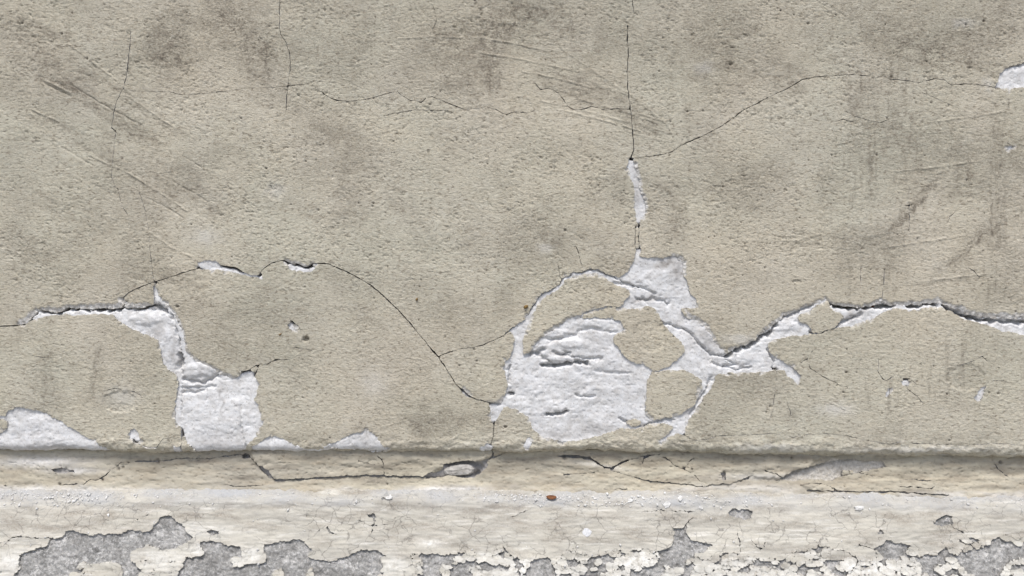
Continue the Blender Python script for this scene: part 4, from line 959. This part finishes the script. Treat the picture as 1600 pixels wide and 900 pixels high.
o['kind'] = 'stuff'; o['label'] = 'white plaster crumbs scattered along the plinth ledge'; o['category'] = 'crumbs'

# orange dry leaf fragment: a small cupped blade with a midrib
def leaf():
    p, n = pick(P_, hp, 862, 780)
    x, y = frame(n, math.radians(-8)); co = []; q = []
    NX, NY = 9, 5
    for side in (0, 1):
        for i in range(NX):
            s = i / (NX - 1) * 2 - 1
            wdt = (1 - abs(s) ** 2.4) ** 0.7 * 3.6 + 0.35
            for j in range(NY):
                t = j / (NY - 1) * 2 - 1
                hgt = 2.8 + 1.7 * t * t * (0.6 + 0.4 * s) + 1.2 * s * s - (0.45 if side else 0) + (0.35 if j == 2 and not side else 0)
                co.append(tuple(p + x * (s * 8.2 * S) + y * (t * wdt * S) + n * (hgt * S)))
    o = NX * NY
    for i in range(NX - 1):
        for j in range(NY - 1):
            a = i * NY + j; q.append((a, a + NY, a + NY + 1, a + 1)); q.append((o + a, o + a + 1, o + a + NY + 1, o + a + NY))
    rim = [i * NY for i in range(NX)] + [(NX - 1) * NY + j for j in range(1, NY)] + [i * NY + NY - 1 for i in range(NX - 2, -1, -1)] + [j for j in range(NY - 2, 0, -1)]
    for a, b in zip(rim, rim[1:] + rim[:1]): q.append((b, a, o + a, o + b))
    ob = mesh_obj('dry_leaf', np.array(co), q, {}, M_LEAF, None)
    tag(ob, 'small orange dry leaf fragment lying on the plinth ledge', 'leaf')
leaf()

def husk(u, v, a, b, ang, m, name, label, cat):
    p, n = pick(W_, h_coat, u, v)
    x, y = frame(n, math.radians(ang)); co = []; q = []; tr = []
    NR, NS = 6, 8
    for i in range(NR):
        s = -1 + 2 * (i + 0.5) / NR; r = math.sqrt(1 - s * s) * (1 - 0.25 * s)
        for k in range(NS):
            th = 2 * math.pi * k / NS; co.append(tuple(p + x * (s * a * S) + (y * math.cos(th) + n * (math.sin(th) * 0.8)) * (r * b * S) + n * (b * 0.5 * S)))
    for i in range(NR - 1):
        for k in range(NS):
            q.append((i * NS + k, i * NS + (k + 1) % NS, (i + 1) * NS + (k + 1) % NS, (i + 1) * NS + k))
    co.append(tuple(p - x * (a * S) + n * (b * 0.5 * S))); co.append(tuple(p + x * (a * S) + n * (b * 0.5 * S)))
    for k in range(NS): tr.append(((k + 1) % NS, k, len(co) - 2)); tr.append(((NR - 1) * NS + k, (NR - 1) * NS + (k + 1) % NS, len(co) - 1))
    ob = mesh_obj(name, np.array(co), q, {}, m, None, tr); tag(ob, label, cat)
husk(822, 479, 4.0, 2.6, 30, M_HUSK, 'seed_husk', 'tan seed husk stuck on the wall left of the white arc', 'husk')
husk(652, 467, 2.6, 1.6, 65, M_HUSK, 'seed_husk', 'tiny dark brown speck stuck beside the long curved crack', 'husk')
husk(438, 522, 2.8, 1.0, 35, M_HUSK, 'wood_splinter', 'tiny tan splinter stuck on the wall left of the round pit', 'splinter')

# stone wedged in the band, and brick showing in the crack
def rock(name, u, v, a, b, t, m, parent, sh, hh, seed, lift):
    p, n = pick(sh, hh, u, v); rr = random.Random(seed); x, y = frame(n, 0.05)
    co = []; q = []; tr = []; NS = 12
    rad = [rr.uniform(0.86, 1.08) for _ in range(NS)]
    for lev, (k, hgt) in enumerate([(1.0, -1.2), (1.0, 0.2), (0.86, 0.75), (0.5, 1.0)]):
        for i in range(NS):
            th = 2 * math.pi * i / NS
            cx = abs(math.cos(th)) ** 0.7 * math.copysign(1, math.cos(th)); sy = abs(math.sin(th)) ** 0.8 * math.copysign(1, math.sin(th))
            co.append(tuple(p + x * (cx * a * k * rad[i] * S) + y * (sy * b * k * rad[i] * S) + n * ((hgt + rr.uniform(-0.16, 0.16)) * t * S + lift * S)))
    for l in range(3):
        for i in range(NS): q.append((l * NS + i, l * NS + (i + 1) % NS, (l + 1) * NS + (i + 1) % NS, (l + 1) * NS + i))
    co.append(tuple(p + n * (1.05 * t * S + lift * S)))
    for i in range(NS): tr.append((3 * NS + i, 3 * NS + (i + 1) % NS, len(co) - 1))
    return mesh_obj(name, np.array(co), q, {}, m, parent, tr, smooth=False)
o = rock('stone', 718, 734, 25, 9.5, 5, M_STONE, band, B_, hbu, 4, 0.5); o['label'] = 'grey stone wedged in the broken band'
o = rock('brick', 1366, 479, 10, 3.5, 3, M_BRICK, wall, W_, hu, 9, 3.0); o['label'] = 'red brown brick showing deep in the crack'
print('tris', sum(len(o.data.loops) - 2 * len(o.data.polygons) for o in SC.objects if o.type == 'MESH'))
